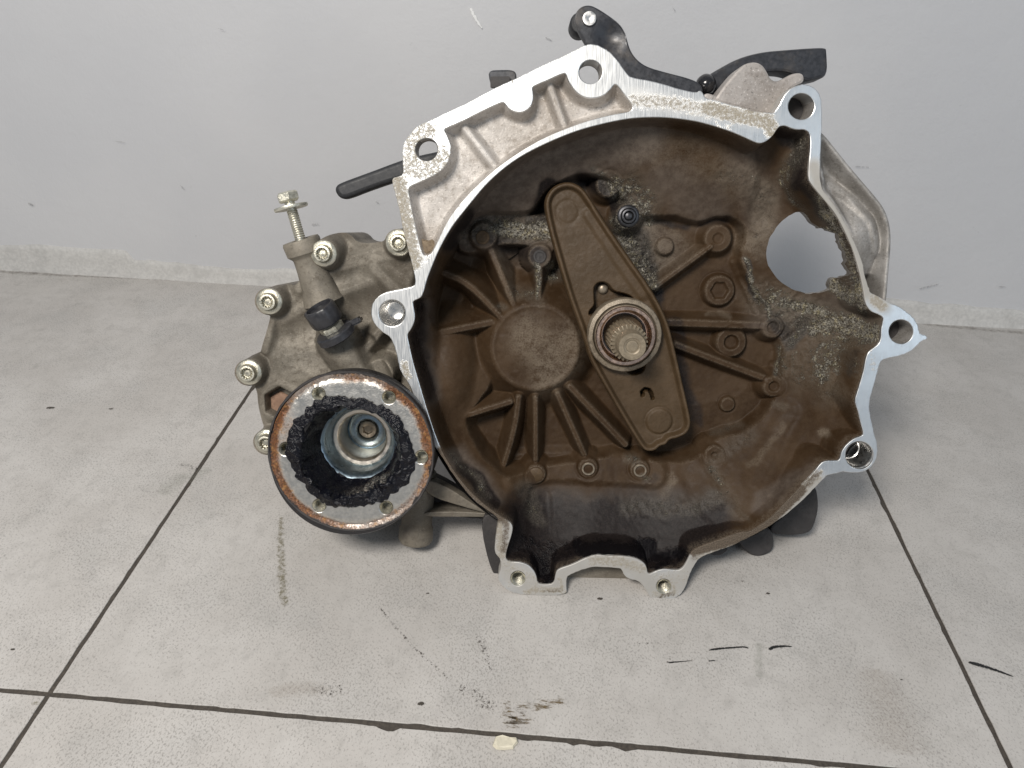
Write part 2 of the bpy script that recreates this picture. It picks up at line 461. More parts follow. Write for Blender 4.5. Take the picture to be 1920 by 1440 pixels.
M_RUSTP = mat_cast('rusty_plug', (.20, .12, .08), (.30, .19, .13), (.10, .05, .03), .4, .3, .6, .2)
g = NT('black_grease'); gn = g.noise(220, 5, .75); gn2 = g.noise(900, 3)
M_GREASE = g.out((.004, .004, .007), g.ramp(gn2, .3, .7, .10, .18), 0, g.bump(g.noise(420, 2, .5), .7, .0022, g.bump(gn, .5, .002)), .30)
M_LICHEN = mat_cast('caked_dirt', (.16, .12, .08), (.28, .22, .15), (.08, .05, .03), .5, .5, .8, .0)

# ------------------------------------------------------------------ floor and wall
def px_floor(o_): return o_


def mat_tile():
    m = NT('stone_look_tile'); a = m.noise(9, 4, .6); b = m.noise(60, 5, .7); sp = m.noise(760, 4, .7, ((1, .75, 1), (0, 0, .5))); bl = m.noise(16, 2, .5, off=(4, 2, 0))
    c = m.mix(m.ramp(a, .35, .65), (.485, .460, .432), (.555, .532, .505)); c = m.mix(m.ramp(b, .45, .72, 0, .5), c, (.39, .372, .35))
    c = m.mix(m.ramp(bl, .50, .72, 0, .18), c, (.42, .42, .41))
    thr = m.ramp(bl, .3, .65, .54, .495)
    c = m.mix(m.math('MULTIPLY', m.ramp(m.math('SUBTRACT', sp, thr), .01, .11), .55), c, (.17, .155, .14))
    s2 = m.noise(190, 4, .75, off=(1, 7, 2)); c = m.mix(m.ramp(s2, .64, .76, 0, .6), c, (.20, .18, .155)); c = m.mix(m.ramp(m.noise(110, 5, .8, ((1, .4, 1), (0, 0, -.6))), .52, .70, 0, .35), c, (.30, .285, .265))
    nb = m.bump(m.math('ADD', m.math('MULTIPLY', b, .5), sp), .16, .0006)
    oi = m.n.new('ShaderNodeObjectInfo').outputs['Random']; c = m.mix(m.ramp(oi, 0, 1, 0, .25), c, (.36, .345, .325))
    return m.out(c, m.ramp(b, .3, .7, .34, .52), 0, nb, .45)


def mat_wall():
    m = NT('grey_wall_paint'); a = m.noise(3.5, 3, .5); b = m.noise(40, 4, .6); n = m.noise(70, 3, .8, off=(2, 2, 2))
    c = m.mix(m.ramp(a, .3, .7), (.535, .540, .558), (.578, .580, .592)); c = m.mix(m.ramp(n, .70, .78, 0, .35), c, (.30, .30, .30))
    c = m.mix(m.ramp(n, .27, .22, 0, .3), c, (.7, .7, .7))
    nb = m.bump(m.math('ADD', a, m.math('MULTIPLY', b, .25)), .35, .006); nb = m.bump(n, .25, .0015, nb); nb = m.bump(m.noise(650, 3), .12, .0006, nb)
    return m.out(c, .5, 0, nb, .35)


M_TILE = mat_tile(); M_WALL = mat_wall()
M_GROUT = mat_simple('dark_grout', (.062, .052, .042), .75, 0, .6, .35, 500)
M_SKIRT = mat_simple('rough_wall_base', (.53, .52, .50), .7, 0, .9, .10, 260)


def wpt(xu, yu, zu=0.0): return ((xu) * S, (yu - Y0) * S, zu * S)


T = 1612.0; X0 = -835.0; YS = 728.0; WALL_Y = 2325.0; GR = 9.0
gx0, gx1, gy0, gy1 = X0 - T * 2.0, X0 + T * 3.0, YS - T * 2.0, WALL_Y + 10
floor = mk('floor', [wpt(gx0, gy0, -2.2), wpt(gx1, gy0, -2.2), wpt(gx1, gy1, -2.2), wpt(gx0, gy1, -2.2)], [[0, 1, 2, 3]], M_GROUT, None, False, local=False)
floor['kind'] = 'structure'; floor['label'] = 'grey stone-look tiled floor with dark grout lines'


def tile(cx0, cx1, cy0, cy1, seed, chip):
    r = random.Random(seed); pts = []
    def edge(a, b, rough):
        n = 150
        for i in range(n):
            t = i / n; x = a[0] + (b[0] - a[0]) * t; y = a[1] + (b[1] - a[1]) * t
            L = math.hypot(b[0] - a[0], b[1] - a[1]); nx, ny = -(b[1] - a[1]) / L, (b[0] - a[0]) / L
            e = (vn(np.array([t * L]), np.array([seed * 50.]), 26, 1)[0] - .5) * 1.6
            q = vn(np.array([t * L]), np.array([seed * 31.]), 15, 3)[0] * vn(np.array([t * L]), np.array([seed * 9.]), 120, 5)[0]
            e += rough * max(0, q - .42) * 26
            pts.append((x + nx * e, y + ny * e))
    g2 = GR / 2
    A = (cx0 + g2, cy0 + g2); B = (cx1 - g2, cy0 + g2); C_ = (cx1 - g2, cy1 - g2); D = (cx0 + g2, cy1 - g2)
    edge(A, B, chip[0]); edge(B, C_, chip[1]); edge(C_, D, chip[2]); edge(D, A, chip[3])
    p = np.array(pts); pin = offs(p, 0.8); n = len(p)
    v = [wpt(a, b, 0) for a, b in pin] + [wpt(a, b, -.7) for a, b in p] + [wpt(a, b, -9) for a, b in p]
    f = [list(range(n))]
    for j in range(2):
        for i in range(n):
            i2 = (i + 1) % n; f.append([j * n + i2, j * n + i, (j + 1) * n + i, (j + 1) * n + i2])
    return mk('floor_tile', v, f, M_TILE, floor, False, local=False)


k = 0
for ix in range(-2, 3):
    for iy in range(-2, 1):
        y0_, y1_ = YS + T * iy, min(YS + T * (iy + 1), WALL_Y + 4)
        tile(X0 + T * ix, X0 + T * (ix + 1), y0_, y1_, 3 + k, (0.25, .35, 1.0 if iy < 0 else .0, .3)); k += 1

wx0, wx1 = gx0, gx1
nx_, nz_ = 60, 30
v = []; f = []
for j in range(nz_ + 1):
    for i in range(nx_ + 1):
        x = wx0 + (wx1 - wx0) * i / nx_; z = -8 + 2600 * j / nz_
        v.append(wpt(x, WALL_Y + float(fbm(x, z, 700, 2, 3)) * 10, z))
for j in range(nz_):
    for i in range(nx_): a = j * (nx_ + 1) + i; f.append([a, a + 1, a + nx_ + 2, a + nx_ + 1])
wall = mk('wall', v, f, M_WALL, None, True, local=False, sharp=0); wall['kind'] = 'structure'; wall['label'] = 'painted light grey wall behind the gearbox'
# lumpy plaster foot of the wall
v = []; f = []; nS = 420; prof = [(0, 1.0), (7, .97), (12, .82), (12.5, .5), (14, .22), (19, 0)]
for i in range(nS + 1):
    x = wx0 + (wx1 - wx0) * i / nS; hh = 62 + 60 * float(fbm(x, 5, 420, 3, 6)) + 9 * float(fbm(x, 90, 50, 2, 2))
    if x < -1500: hh += 30
    for j, (dy, hz) in enumerate(prof):
        e = 8 * float(fbm(x, j * 40, 60, 3, 4)); dep = (1 + 1.0 * float(fbm(x, 44, 500, 2, 8)))
        v.append(wpt(x, WALL_Y - dy * dep * (.5 + j / 6) - (e * .5 if 0 < j else -6), max(-2, hh * hz + (e if 0 < j < 5 else 0)) if j < 5 else -3))
n = len(prof)
for i in range(nS):
    for j in range(n - 1): a = i * n + j; f.append([a, a + 1, a + n + 1, a + n])
mk('skirting_plaster', v, f, M_SKIRT, wall, True, local=False, sharp=0, label='rough lumpy plaster strip along the foot of the wall')


# flat marks on the tiles
def mat_mark(name, col, amt, scale, ro=.6, stretch=None, soft=.10, need=.78):
    """need: noise level that shows at the middle of the mark is 1-need; high soft gives a haze"""
    m = NT(name); n = m.noise(scale, 5, .8, stretch); e = m.attr('edge')
    th = m.ramp(e, 0, 1, .80, 1 - need)
    al = m.math('MULTIPLY', m.ramp(m.math('SUBTRACT', n, th), 0, soft), m.math('MULTIPLY', m.ramp(e, 0, .35), amt))
    return m.out(col, ro, 0, None, .3, al)


MK_BLACK = mat_mark('black_rubber_scuff', (.02, .02, .02), .95, 900, need=.72)
MK_OIL = mat_mark('dried_oil_streak', (.20, .175, .09), .55, 300, soft=.25, need=.62)
MK_BROWN = mat_mark('brown_grease_smear', (.16, .115, .06), .8, 420, .6, ((.22, 1, 1), (0, 0, .1)), .14, .56)
MK_DARK = mat_mark('dark_dirt_crumbs', (.07, .06, .05), .85, 520, soft=.06, need=.47)
MK_SPOT = mat_mark('dark_dirt_spot', (.06, .05, .04), .85, 900, soft=.2, need=.75)
MK_BEIGE = mat_mark('pale_rust_bloom', (.36, .30, .24), .22, 420, soft=.45, need=.75)
MK_GRN = mat_mark('faint_oil_sheen', (.30, .31, .26), .25, 200, soft=.45, need=.75)


def mark(name, pts, width, mat, label=None, lift=.00035, cross=5):
    """strip along picture points on the floor; width in u (value or list)"""
    q = chaikin(pts, 2, False); c = np.array([tuple(W(a, b)) for a, b in q]); n = len(c); v = []; f = []; ed = []
    d = np.gradient(c[:, :2], axis=0); d /= np.linalg.norm(d, axis=1)[:, None] + 1e-12; nr = np.stack([-d[:, 1], d[:, 0]], 1)
    for i in range(n):
        t = i / (n - 1); wd = (np.interp(t, np.linspace(0, 1, len(width)), width) if isinstance(width, (list, tuple)) else width) * S
        for j in range(cross):
            s = j / (cross - 1) * 2 - 1
            v.append((c[i, 0] + nr[i, 0] * s * wd / 2, c[i, 1] + nr[i, 1] * s * wd / 2, lift)); ed.append((1 - abs(s) ** 1.5) * min(1, 6 * t + .25, 6 * (1 - t) + .25))
    for i in range(n - 1):
        for j in range(cross - 1): a = i * cross + j; f.append([a, a + cross, a + cross + 1, a + 1])
    return mk(name, v, f, mat, floor, False, {'edge': ed}, label, 0, False)


MK_JOINT = mat_mark('dirt_along_wall', (.24, .21, .18), .45, 120, soft=.4, need=.72)
mark('dirt_line', [(-60, 506), (120, 516), (300, 522), (520, 534)], [40, 60, 50, 24], MK_JOINT, 'brownish dirt lying along the foot of the wall')
mark('dirt_line', [(1725, 608), (1820, 616), (1990, 630)], [20, 40, 50], MK_JOINT)
mark('scuff_mark', [(1327, 1220), (1345, 1217), (1370, 1215), (1398, 1213), (1404, 1217)], [5, 8, 7, 6, 3], MK_BLACK)
mark('scuff_mark', [(1440, 1219), (1452, 1213), (1470, 1212), (1486, 1213)], [10, 11, 8, 3], MK_BLACK)
mark('scuff_mark', [(1252, 1243), (1265, 1242), (1300, 1239)], [7, 5, 1], MK_BLACK)
mark('scuff_mark', [(1328, 1240), (1342, 1239)], [5, 3], MK_BLACK)
mark('scuff_mark', [(1814, 1242), (1840, 1248), (1870, 1258), (1902, 1270)], [9, 15, 10, 3], MK_BLACK)
mark('oil_streak', [(527, 960), (526, 1010), (528, 1060), (529, 1110), (536, 1143)], [16, 34, 40, 42, 14], MK_OIL, 'thin brown oil streak below the output flange')
mark('grease_smear', [(952, 1312), (952, 1335), (955, 1362)], [20, 44, 60], MK_BROWN)
mark('grease_smear', [(945, 1352), (975, 1352), (1000, 1350)], [60, 50, 14], MK_BROWN)
mark('grease_smear', [(965, 1330), (990, 1327), (1030, 1318), (1062, 1311)], [40, 50, 36, 16], MK_BROWN)
mark('dirt_crumbs', [(860, 1285), (890, 1305), (930, 1335)], [30, 60, 44], MK_DARK)
mark('dirt_crumbs', [(583, 1297), (615, 1296), (645, 1291)], [30, 70, 30], MK_DARK)
mark('dirt_crumbs', [(330, 871), (350, 873), (372, 882)], [34, 30, 34], MK_DARK)
mark('dirt_crumbs', [(896, 1190), (905, 1212), (915, 1240), (920, 1262)], [20, 44, 30, 44], MK_DARK)
mark('rust_bloom', [(1640, 1250), (1660, 1320), (1690, 1420)], [90, 200, 260], MK_BEIGE)
mark('rust_bloom', [(500, 1300), (560, 1290), (620, 1295)], [30, 70, 30], MK_BEIGE)
mark('oil_sheen', [(1425, 1205), (1422, 1235), (1425, 1275)], [30, 40, 20], MK_GRN)
mark('oil_sheen', [(300, 930), (330, 900), (400, 880)], [70, 110, 60], MK_GRN)
mark('grout_spot', [(58, 1322), (66, 1320), (76, 1322)], [10, 22, 8], MK_OIL)
mark('scratch_line', [(705, 1130), (740, 1175), (775, 1215), (850, 1280)], [8, 16, 20, 12], MK_DARK)
mark('scratch_line', [(1270, 1215), (1255, 1235), (1248, 1250)], [8, 10, 8], MK_DARK)
mark('scratch_line', [(1180, 1208), (1220, 1206), (1260, 1205)], [8, 8, 6], MK_DARK)
for a, b, r in [(789, 1320, 8), (1125, 1123, 7), (95, 765, 10), (208, 767, 6), (1440, 1113, 5), (1392, 1090, 3), (802, 1113, 4), (24, 1218, 5), (1690, 1275, 3)]:
    mark('dirt_spot', [(a - r * .8, b), (a, b), (a + r * .8, b)], [r * .8, r * 1.9, r * .8], MK_SPOT)

# ------------------------------------------------------------------ gearbox
GB = empty('gearbox', GB_M, 'dirty aluminium car gearbox with open bell housing standing on grey tiles', 'gearbox')


def blobs(px, py, L):
    """max of soft capsules: (points, radius, strength)"""
    r = np.zeros(np.shape(px))
    for pts, rad, s in L:
        if len(pts) == 1: d = np.hypot(px - pts[0][0], py - pts[0][1])
        else: d = linedist(px, py, pts)[0]
        r = np.maximum(r, s * sstep(1.08, .2, d / rad))
    return r


INNER = [(787, 720), (773, 672), (767, 643), (763, 625), (771, 615), (777.5, 600), (778, 587), (774, 568), (775, 562), (787, 557), (791, 553), (795, 543), (800, 523), (808, 502), (817, 480),
 (820, 473), (833, 447), (848, 422), (865, 400), (887, 373), (910, 345), (940, 317), (970, 295), (1000, 278), (1045, 257), (1090, 240), (1137, 228), (1177, 220), (1210, 217.5), (1243, 217.5), (1273, 220), (1307, 225), (1340, 234), (1373, 245), (1398, 256), (1415, 264), (1425, 267), (1437, 263), (1450, 252), (1457, 240), (1463, 234), (1473, 233), (1483, 238), (1495, 241), (1508, 240), (1517, 245), (1520, 255), (1520, 277), (1517, 307), (1516, 333), (1522, 343), (1533, 357), (1550, 377), (1567, 398), (1580, 422), (1590, 443), (1600, 467), (1608, 493), (1615, 520), (1620, 547), (1623, 568), (1633, 582), (1647, 587), (1657, 593), (1655, 605), (1652, 618), (1652.5, 632), (1648, 643), (1638, 651), (1628, 658), (1623, 673), (1620, 692), (1615, 710), (1608, 733), (1603, 748), (1605, 758), (1610, 772), (1613, 788), (1620, 812), (1615, 816), (1602, 820), (1587, 832), (1578, 845), (1576, 857), (1572, 862), (1562, 862), (1547, 862), (1538, 868), (1528, 882), (1518, 893), (1508, 903), (1487, 926), (1470, 943), (1455, 960), (1440, 974), (1420, 987), (1405, 996), (1387, 996), (1350, 1010), (1310, 1024), (1297, 1032), (1291, 1045), (1282, 1062), (1273, 1068), (1260, 1067), (1245, 1065), (1232, 1068), (1215, 1077), (1213, 1062), (1207, 1053), (1190, 1044), (1165, 1041), (1140, 1041), (1118, 1038), (1097, 1045), (1073, 1057), (1047, 1065), (1042, 1073), (1039, 1093), (1022, 1095), (1008, 1093), (1006, 1078), (1000, 1067), (990, 1057), (973, 1052), (953, 1052), (947, 1043), (953, 1020), (960, 1000), (962, 983), (950, 973), (930, 961), (900, 938), (867, 904), (843, 869), (826, 840), (808, 790)]
OUTER = [(695, 573), (697, 597), (707, 612), (720, 623), (732, 630), (737.5, 642), (743, 660), (748, 685), (752, 697), (767, 718), (784, 762), (800, 810), (818, 840), (832, 860), (850, 890), (883, 932), (910, 953), (932, 967), (935, 977), (930, 1000), (927, 1027), (930, 1038), (938, 1047), (940, 1060), (937, 1070), (933, 1082), (938, 1092), (947, 1102), (960, 1110), (983, 1114), (1013, 1115), (1063, 1114), (1062, 1100), (1062, 1082), (1067, 1077), (1088, 1068), (1112, 1061), (1138, 1062), (1162, 1064), (1167, 1068), (1170, 1077), (1180, 1085), (1197, 1087), (1207, 1098), (1215, 1113), (1223, 1124), (1247, 1126), (1267, 1120), (1280, 1110), (1288, 1093), (1293, 1077), (1302, 1058), (1312, 1045), (1327, 1038), (1348, 1030), (1373, 1022), (1393, 1012), (1415, 1001), (1440, 988), (1460, 973), (1473, 965), (1500, 942), (1522, 920), (1543, 898), (1553, 888), (1567, 887), (1580, 882), (1597, 885), (1617, 884), (1630, 878), (1642, 865), (1647, 847), (1645, 827), (1640, 813), (1637, 797), (1633, 780), (1630, 760), (1633, 743), (1640, 718), (1647, 693), (1651, 677), (1657, 672), (1673, 668), (1690, 665), (1707, 658), (1720, 647), (1728, 638), (1740, 634), (1738, 627), (1727, 625), (1724, 618), (1722, 607), (1713, 592), (1700, 582), (1687, 573), (1667, 565), (1650, 555), (1633, 547), (1630, 538), (1623, 518), (1617, 483), (1600, 445), (1588, 420), (1570, 388), (1550, 362), (1539, 347), (1538, 300), (1540, 267), (1542, 233), (1542, 193), (1538, 175), (1530, 163), (1517, 156), (1503, 155), (1487, 160), (1473, 172), (1463, 192), (1455, 205), (1450, 210), (1437, 208), (1415, 207), (1390, 198), (1363, 192), (1343, 185), (1323, 182), (1318, 170), (1313, 167), (1305, 171), (1273, 164), (1227, 150), (1183, 142), (1177, 137), (1160, 113), (1145, 95), (1133, 87), (1120, 81), (1107, 79), (1093, 83), (1077, 92), (1043, 108), (1010, 123), (977, 140), (960, 148), (933, 160), (900, 177), (867, 195), (833, 210), (808, 223), (783, 233), (770, 247), (758, 263), (754, 280), (755, 300), (757, 325), (745, 329), (734, 332), (738, 352), (747, 383), (752, 410), (758, 440), (767, 472), (773, 497), (777, 513), (779, 528), (775, 535), (760, 539), (738, 543), (718, 548), (705, 557)]
POCKET = [(765, 351), (773, 345), (797, 335), (822, 322), (837, 307), (844, 290), (846, 273), (843, 263), (837, 248), (832, 241), (838, 237), (867, 225), (900, 208), (942, 188), (947, 192), (955, 203), (970, 209), (983, 207.5), (995, 198), (1000, 183), (999, 167), (997.5, 161), (1010, 155), (1027, 148), (1057, 134), (1062, 137), (1065, 147), (1072, 160), (1083, 173), (1098, 181), (1115, 182), (1132, 177), (1143, 167), (1152, 155), (1158, 157), (1173, 177), (1188, 197), (1182, 207), (1160, 210), (1127, 217), (1093, 227), (1060, 239), (1020, 256), (983, 277), (952, 298), (930, 314), (905, 336), (880, 360), (855, 389), (838, 414), (825, 441), (813, 466), (807, 475), (798, 478), (792, 473), (787, 457), (780, 428), (773, 397), (767, 363)]
HOLES = {'A': (799.5, 278, 21.5), 'B': (1107.5, 132, 22), 'C': (1503, 197, 24.5), 'D': (1690, 620, 22.5), 'E': (1612, 852, 26), 'F': (735, 585, 25)}
LOW = [(971, 1083, 14), (1245, 1098, 14)]

inner2 = chaikin(INNER, 2); outer2 = chaikin(OUTER, 2)

# mating flange ------------------------------------------------------
dirtL = [([(1110, 1050), (1160, 1050), (1205, 1065)], 20, .8), ([(950, 1060), (1000, 1085)], 32, .62), ([(1230, 1080), (1285, 1080)], 28, .62), ([(1050, 1085), (1058, 1110)], 12, .8), ([(1640, 700), (1625, 760), (1632, 810)], 14, .45), ([(800, 240), (775, 265), (770, 310), (800, 318), (830, 290)], 46, .74), ([(745, 340), (755, 390), (765, 440), (775, 490)], 32, .90), ([(1190, 185), (1260, 190), (1330, 205)], 30, .72), ([(1330, 200), (1390, 215), (1440, 225), (1450, 245)], 28, .95), ([(1345, 230), (1370, 238)], 10, .7),
         ([(1640, 560), (1655, 572)], 20, .95), ([(1635, 660), (1640, 690)], 18, .55), ([(960, 150), (968, 165)], 8, .7), ([(757, 680), (765, 705)], 14, .9), ([(800, 480), (795, 492)], 14, .6),
         ([(1520, 900), (1480, 945), (1400, 1005), (1310, 1038)], 18, .80), ([(845, 880), (935, 970), (940, 1040)], 16, .95), ([(985, 1108), (1020, 1105), (1055, 1105)], 12, .9), ([(1230, 1115), (1265, 1108), (1240, 1085)], 20, .75), ([(950, 1098), (960, 1082)], 16, .6), ([(1110, 1052), (1160, 1053), (1200, 1062)], 16, .55), ([(862, 380), (860, 392)], 8, .6), ([(1533, 900), (1540, 880)], 12, .75)]
dullL = [([(745, 340), (770, 480)], 30, .35), ([(1527, 310), (1535, 345), (1575, 400), (1612, 480), (1628, 550)], 22, .9), ([(940, 970), (935, 1040), (960, 1075), (1020, 1105), (1055, 1080), (1115, 1050), (1190, 1060), (1220, 1100), (1280, 1090), (1310, 1040)], 40, .75),
         ([(1310, 1040), (1400, 1005), (1480, 950), (1530, 900)], 26, .85), ([(835, 862), (935, 968)], 24, 1.0), ([(1640, 560), (1655, 570)], 24, .7), ([(1190, 180), (1300, 200), (1440, 225)], 26, .35)]
brownL = [([(1505, 915), (1535, 885)], 14, .6), ([(1300, 1045), (1320, 1030)], 14, .5), ([(1300, 1028), (1350, 1016), (1400, 1000), (1440, 975), (1500, 918)], 19, 1.0), ([(826, 845), (870, 908), (940, 968)], 20, .75), ([(950, 975), (945, 1030)], 14, .6), ([(1020, 1108), (1055, 1104)], 8, .5), ([(1235, 1118), (1262, 1112)], 8, .6)]
flange = plate('mating_flange', [tuple(p) for p in outer2], [[tuple(p) for p in inner2], POCKET] + [circ(*HOLES[k]) for k in HOLES] + [circ(*q, 28) for q in LOW], 0, -45, M_MACH, GB, 1.4, 7.0,
               {'dirt': lambda px, py, V: np.maximum(blobs(px, py, dirtL), .12), 'dull': lambda px, py, V: np.maximum(blobs(px, py, dullL), .85 * (V[:, 2] < -4)), 'brown': lambda px, py, V: blobs(px, py, brownL)},
               'bright machined mating face of the bell housing', ch=2, jit=.9)
DZ = np.array([0, 0, 1.0])
# bolt holes: bores, dowel sleeves, threads
for key, blocked in (('A', 0), ('B', 0), ('C', 1), ('D', 1), ('E', 2), ('F', 2)):
    a, b, r = HOLES[key]; c = P(a, b, 0); R = abs(P(a + r, b, 0)[0] - c[0])
    bore = np.array([(R, -1), (R, -2), (R - .8, -3), (R - .8, -52), (R + 7, -52), (R + 7, -54)])
    x, y, dd = frame(DZ)
    if blocked < 2:
        prof = [(R + .2, -.8), (R - .8, -2.2), (R - .8, -50)]; n = 40; v = []; f = []
        for (rr, h) in prof:
            for i in range(n): t = 2 * math.pi * i / n; v.append(c + dd * h + rr * (math.cos(t) * x + math.sin(t) * y))
        for j in range(len(prof) - 1):
            for i in range(n): i2 = (i + 1) % n; f.append([j * n + i2, j * n + i, (j + 1) * n + i, (j + 1) * n + i2])
        mk('bolt_hole_bore', v, f, M_EAR, flange, attrs=None)
        if blocked:
            lathe('casting_pad', c + DZ * -62, DZ, [(R + 14, -20), (R + 14, 8), (R + 10, 12)], M_DARKC, flange, 32)
    else:
        prof = [(R + .3, -.6), (R - 1, -2), (R - 1.5, -3)] + ([(R * .93, -18), (R * .72, -26), (R * .70, -60), (R * .5, -62), (0.5, -62)] if key == 'F' else [(R * .90, -10), (R * .80, -24), (R * .78, -46), (R * .72, -47), (R * .70, -75), (.5, -76)])
        n = 40; v = []; f = []
        for (rr, h) in prof:
            for i in range(n): t = 2 * math.pi * i / n; v.append(c + dd * h + rr * (math.cos(t) * x + math.sin(t) * y))
        for j in range(len(prof) - 1):
            for i in range(n): i2 = (i + 1) % n; f.append([j * n + i2, j * n + i, (j + 1) * n + i, (j + 1) * n + i2])
        mk('dowel_sleeve', v, f, M_STEEL, flange)


def thread_hole(par, c, R, deep, mat, name='threaded_hole', pitch=3.4, back=None, d=DZ):
    x, y, dd = frame(d); prof = [(R + .2, .0), (R * .9, -1.8)]; h = -1.8; i = 0
    while h > -deep:
        h -= pitch / 2; i += 1; prof.append((R * (.80 if i % 2 else .92), h))
    prof.append((.4, h)); n = 28; v = []; f = []
    for (rr, hh) in prof:
        for i in range(n): t = 2 * math.pi * i / n; v.append(c + dd * (hh + pitch * i / n * .5) + rr * (math.cos(t) * x + math.sin(t) * y))
    for j in range(len(prof) - 1):
        for i in range(n): i2 = (i + 1) % n; f.append([j * n + i2, j * n + i, (j + 1) * n + i, (j + 1) * n + i2])
    return mk(name, v, f, mat, par)


for a, b, r in LOW:
    c = P(a, b, -1); R = abs(P(a + r, b, -1)[0] - c[0]); thread_hole(flange, c, R, 34, M_ZINC)

# pockets outside the bell -------------------------------------------
poc = Pn(chaikin(POCKET, 2), 0)[:, :2]; poc_out = offs(poc if area2(poc) > 0 else poc[::-1], -3)
prib = [([(864, 228), (928, 310)], 4.5), ([(1026, 145), (1060, 240)], 4.5)]


def pocket_z(X, Y):
    sd = polydist(X, Y, poc)[0]; base = -38 + 1.5 * fbm(X, Y, 40, 3, 2) * 2
    wallz = -2 - np.maximum(sd + 1.5, 0) * 3.4
    z = smax(np.full(X.shape, base), wallz, 12); z = np.where(sd < 0, np.minimum(z, -3), z); lab = np.zeros(X.shape, int)
    for i, (pp, hw) in enumerate(prib):
        q = Pn(pp, -22); d, t = linedist(X, Y, q); zr = -18 - np.maximum(d - hw, 0) * 2.2
        lab = np.where(zr > z - 1, i + 1, lab); z = smax(z, zr, 7)
    return z, lab


lo, hi = poc.min(0) - 4, poc.max(0) + 4
hfield('flange_pocket', lo[0], hi[0], lo[1], hi[1], 2.2, pocket_z, poc_out, M_POCKET, flange, 0, (), None, {1: 'rib', 2: 'rib'}, 'sandy grey cast pocket between mounting holes')
lathe('caked_dirt_lump', P(800, 463, -20), DZ, [(17, -14), (16, -2), (11, 4), (4, 7)], M_LICHEN, flange, 18, lambda j, t: 1 + .18 * math.sin(3 * t + j) + .1 * math.sin(7 * t))

# bell interior --------------------------------------------------------
CTRL = [(940, 350, -78), (1000, 310, -72), (1100, 260, -68), (1200, 247, -66), (1300, 252, -68), (1400, 288, -78), (900, 400, -115), (1000, 360, -115), (1100, 310, -110), (1200, 320, -110), (1300, 330, -110), (1400, 350, -108), (1450, 335, -98), (1490, 300, -70), (1500, 260, -50),
 (880, 440, -150), (1000, 420, -155), (1150, 360, -148), (1250, 400, -148), (1350, 390, -146), (1420, 430, -146), (1410, 500, -155), (1460, 600, -155), (815, 520, -95), (845, 500, -130), (800, 600, -85), (830, 600, -140), (795, 680, -75), (840, 700, -118), (815, 760, -80), (870, 800, -118), (850, 860, -62), (920, 900, -72), (935, 950, -35), (900, 700, -150),
 (1000, 900, -136), (1100, 900, -138), (1200, 900, -138), (1000, 950, -118), (1100, 950, -112), (1200, 950, -112), (1300, 900, -118), (1100, 1000, -82), (1200, 1000, -82), (1000, 1020, -66), (1300, 970, -76), (1390, 960, -52), (1250, 1040, -48), (1100, 1030, -66), (1250, 870, -140),
 (1450, 700, -158), (1400, 800, -146), (1500, 800, -114), (1550, 750, -92), (1590, 720, -55), (1580, 800, -50), (1500, 880, -64), (1450, 930, -48), (1550, 650, -112), (1610, 640, -66), (1500, 620, -146), (1560, 580, -112), (1420, 880, -94), (1440, 470, -138), (1500, 400, -112), (1560, 400, -62), (1590, 480, -64), (1610, 560, -56), (1330, 880, -118), (1200, 600, -170), (1100, 700, -170)]
ca = np.array([P(a, b, z) for a, b, z in CTRL])


def tps(r2): return r2 * np.log(r2 + 1e-9)


_c = ca[:, :2] / 300; _n = len(_c); _K = tps(((_c[:, None] - _c[None]) ** 2).sum(-1)) + np.eye(_n) * .004; _Pm = np.column_stack([np.ones(_n), _c])
_A = np.block([[_K, _Pm], [_Pm.T, np.zeros((3, 3))]]); _w = np.linalg.solve(_A, np.concatenate([ca[:, 2], np.zeros(3)]))


def bowl(X, Y):
    x = X / 300; y = Y / 300; r = _w[-3] + _w[-2] * x + _w[-1] * y
    for i in range(_n): r = r + _w[i] * tps((x - _c[i, 0]) ** 2 + (y - _c[i, 1]) ** 2)
    return r


FLOORP = [(838, 478), (880, 415), (910, 398), (950, 402), (1000, 398), (1015, 372), (1040, 345), (1085, 330), (1130, 332), (1155, 350), (1170, 378), (1200, 408), (1260, 402), (1310, 418), (1345, 402), (1385, 412), (1398, 440), (1380, 478), (1420, 545), (1440, 600), (1462, 640), (1465, 700), (1440, 760), (1400, 800), (1330, 815), (1300, 850), (1230, 858), (1170, 838), (1100, 855), (1005, 866), (950, 872), (930, 855), (900, 825), (872, 778), (905, 748), (930, 700), (925, 640), (900, 612), (822, 625), (812, 560)]
PLAT = [(850, 462), (880, 415), (910, 398), (950, 402), (1000, 398), (1040, 402), (1045, 480), (1010, 470), (985, 458), (930, 458), (880, 478)]
RIBS = [([(826, 507), (880, 530), (942, 597)], -112, -122, 5), ([(918, 462), (968, 580)], -150, -124, 5), ([(1013, 495), (1008, 572)], -152, -124, 5), ([(826, 622), (922, 603)], -128, -128, 6), ([(875, 778), (957, 752)], -128, -126, 5),
        ([(973, 742), (966, 800), (945, 872)], -122, -132, 4.5), ([(1004, 742), (1005, 868)], -122, -136, 4), ([(1045, 735), (1097, 854)], -124, -138, 4.5), ([(1068, 722), (1174, 834)], -126, -140, 5.5),
        ([(1228, 538), (1332, 460)], -158, -152, 4.5), ([(1250, 603), (1442, 609)], -150, -150, 7), ([(1268, 645), (1445, 712)], -150, -150, 5.5)]
BOSS = [(907, 440, 27, -142), (1012, 478, 24, -148), (1178, 403, 26, -150), (1347, 445, 28, -156), (1350, 543, 31, -174), (1372, 640, 31, -170), (1450, 612, 22, -150), (1452, 723, 22, -150), (1340, 852, 20, -130), (1005, 888, 20, -130), (1103, 877, 20, -130), (1200, 880, 20, -130), (1248, 460, 17, -176), (1365, 757, 15, -178), (1140, 345, 24, -146)]
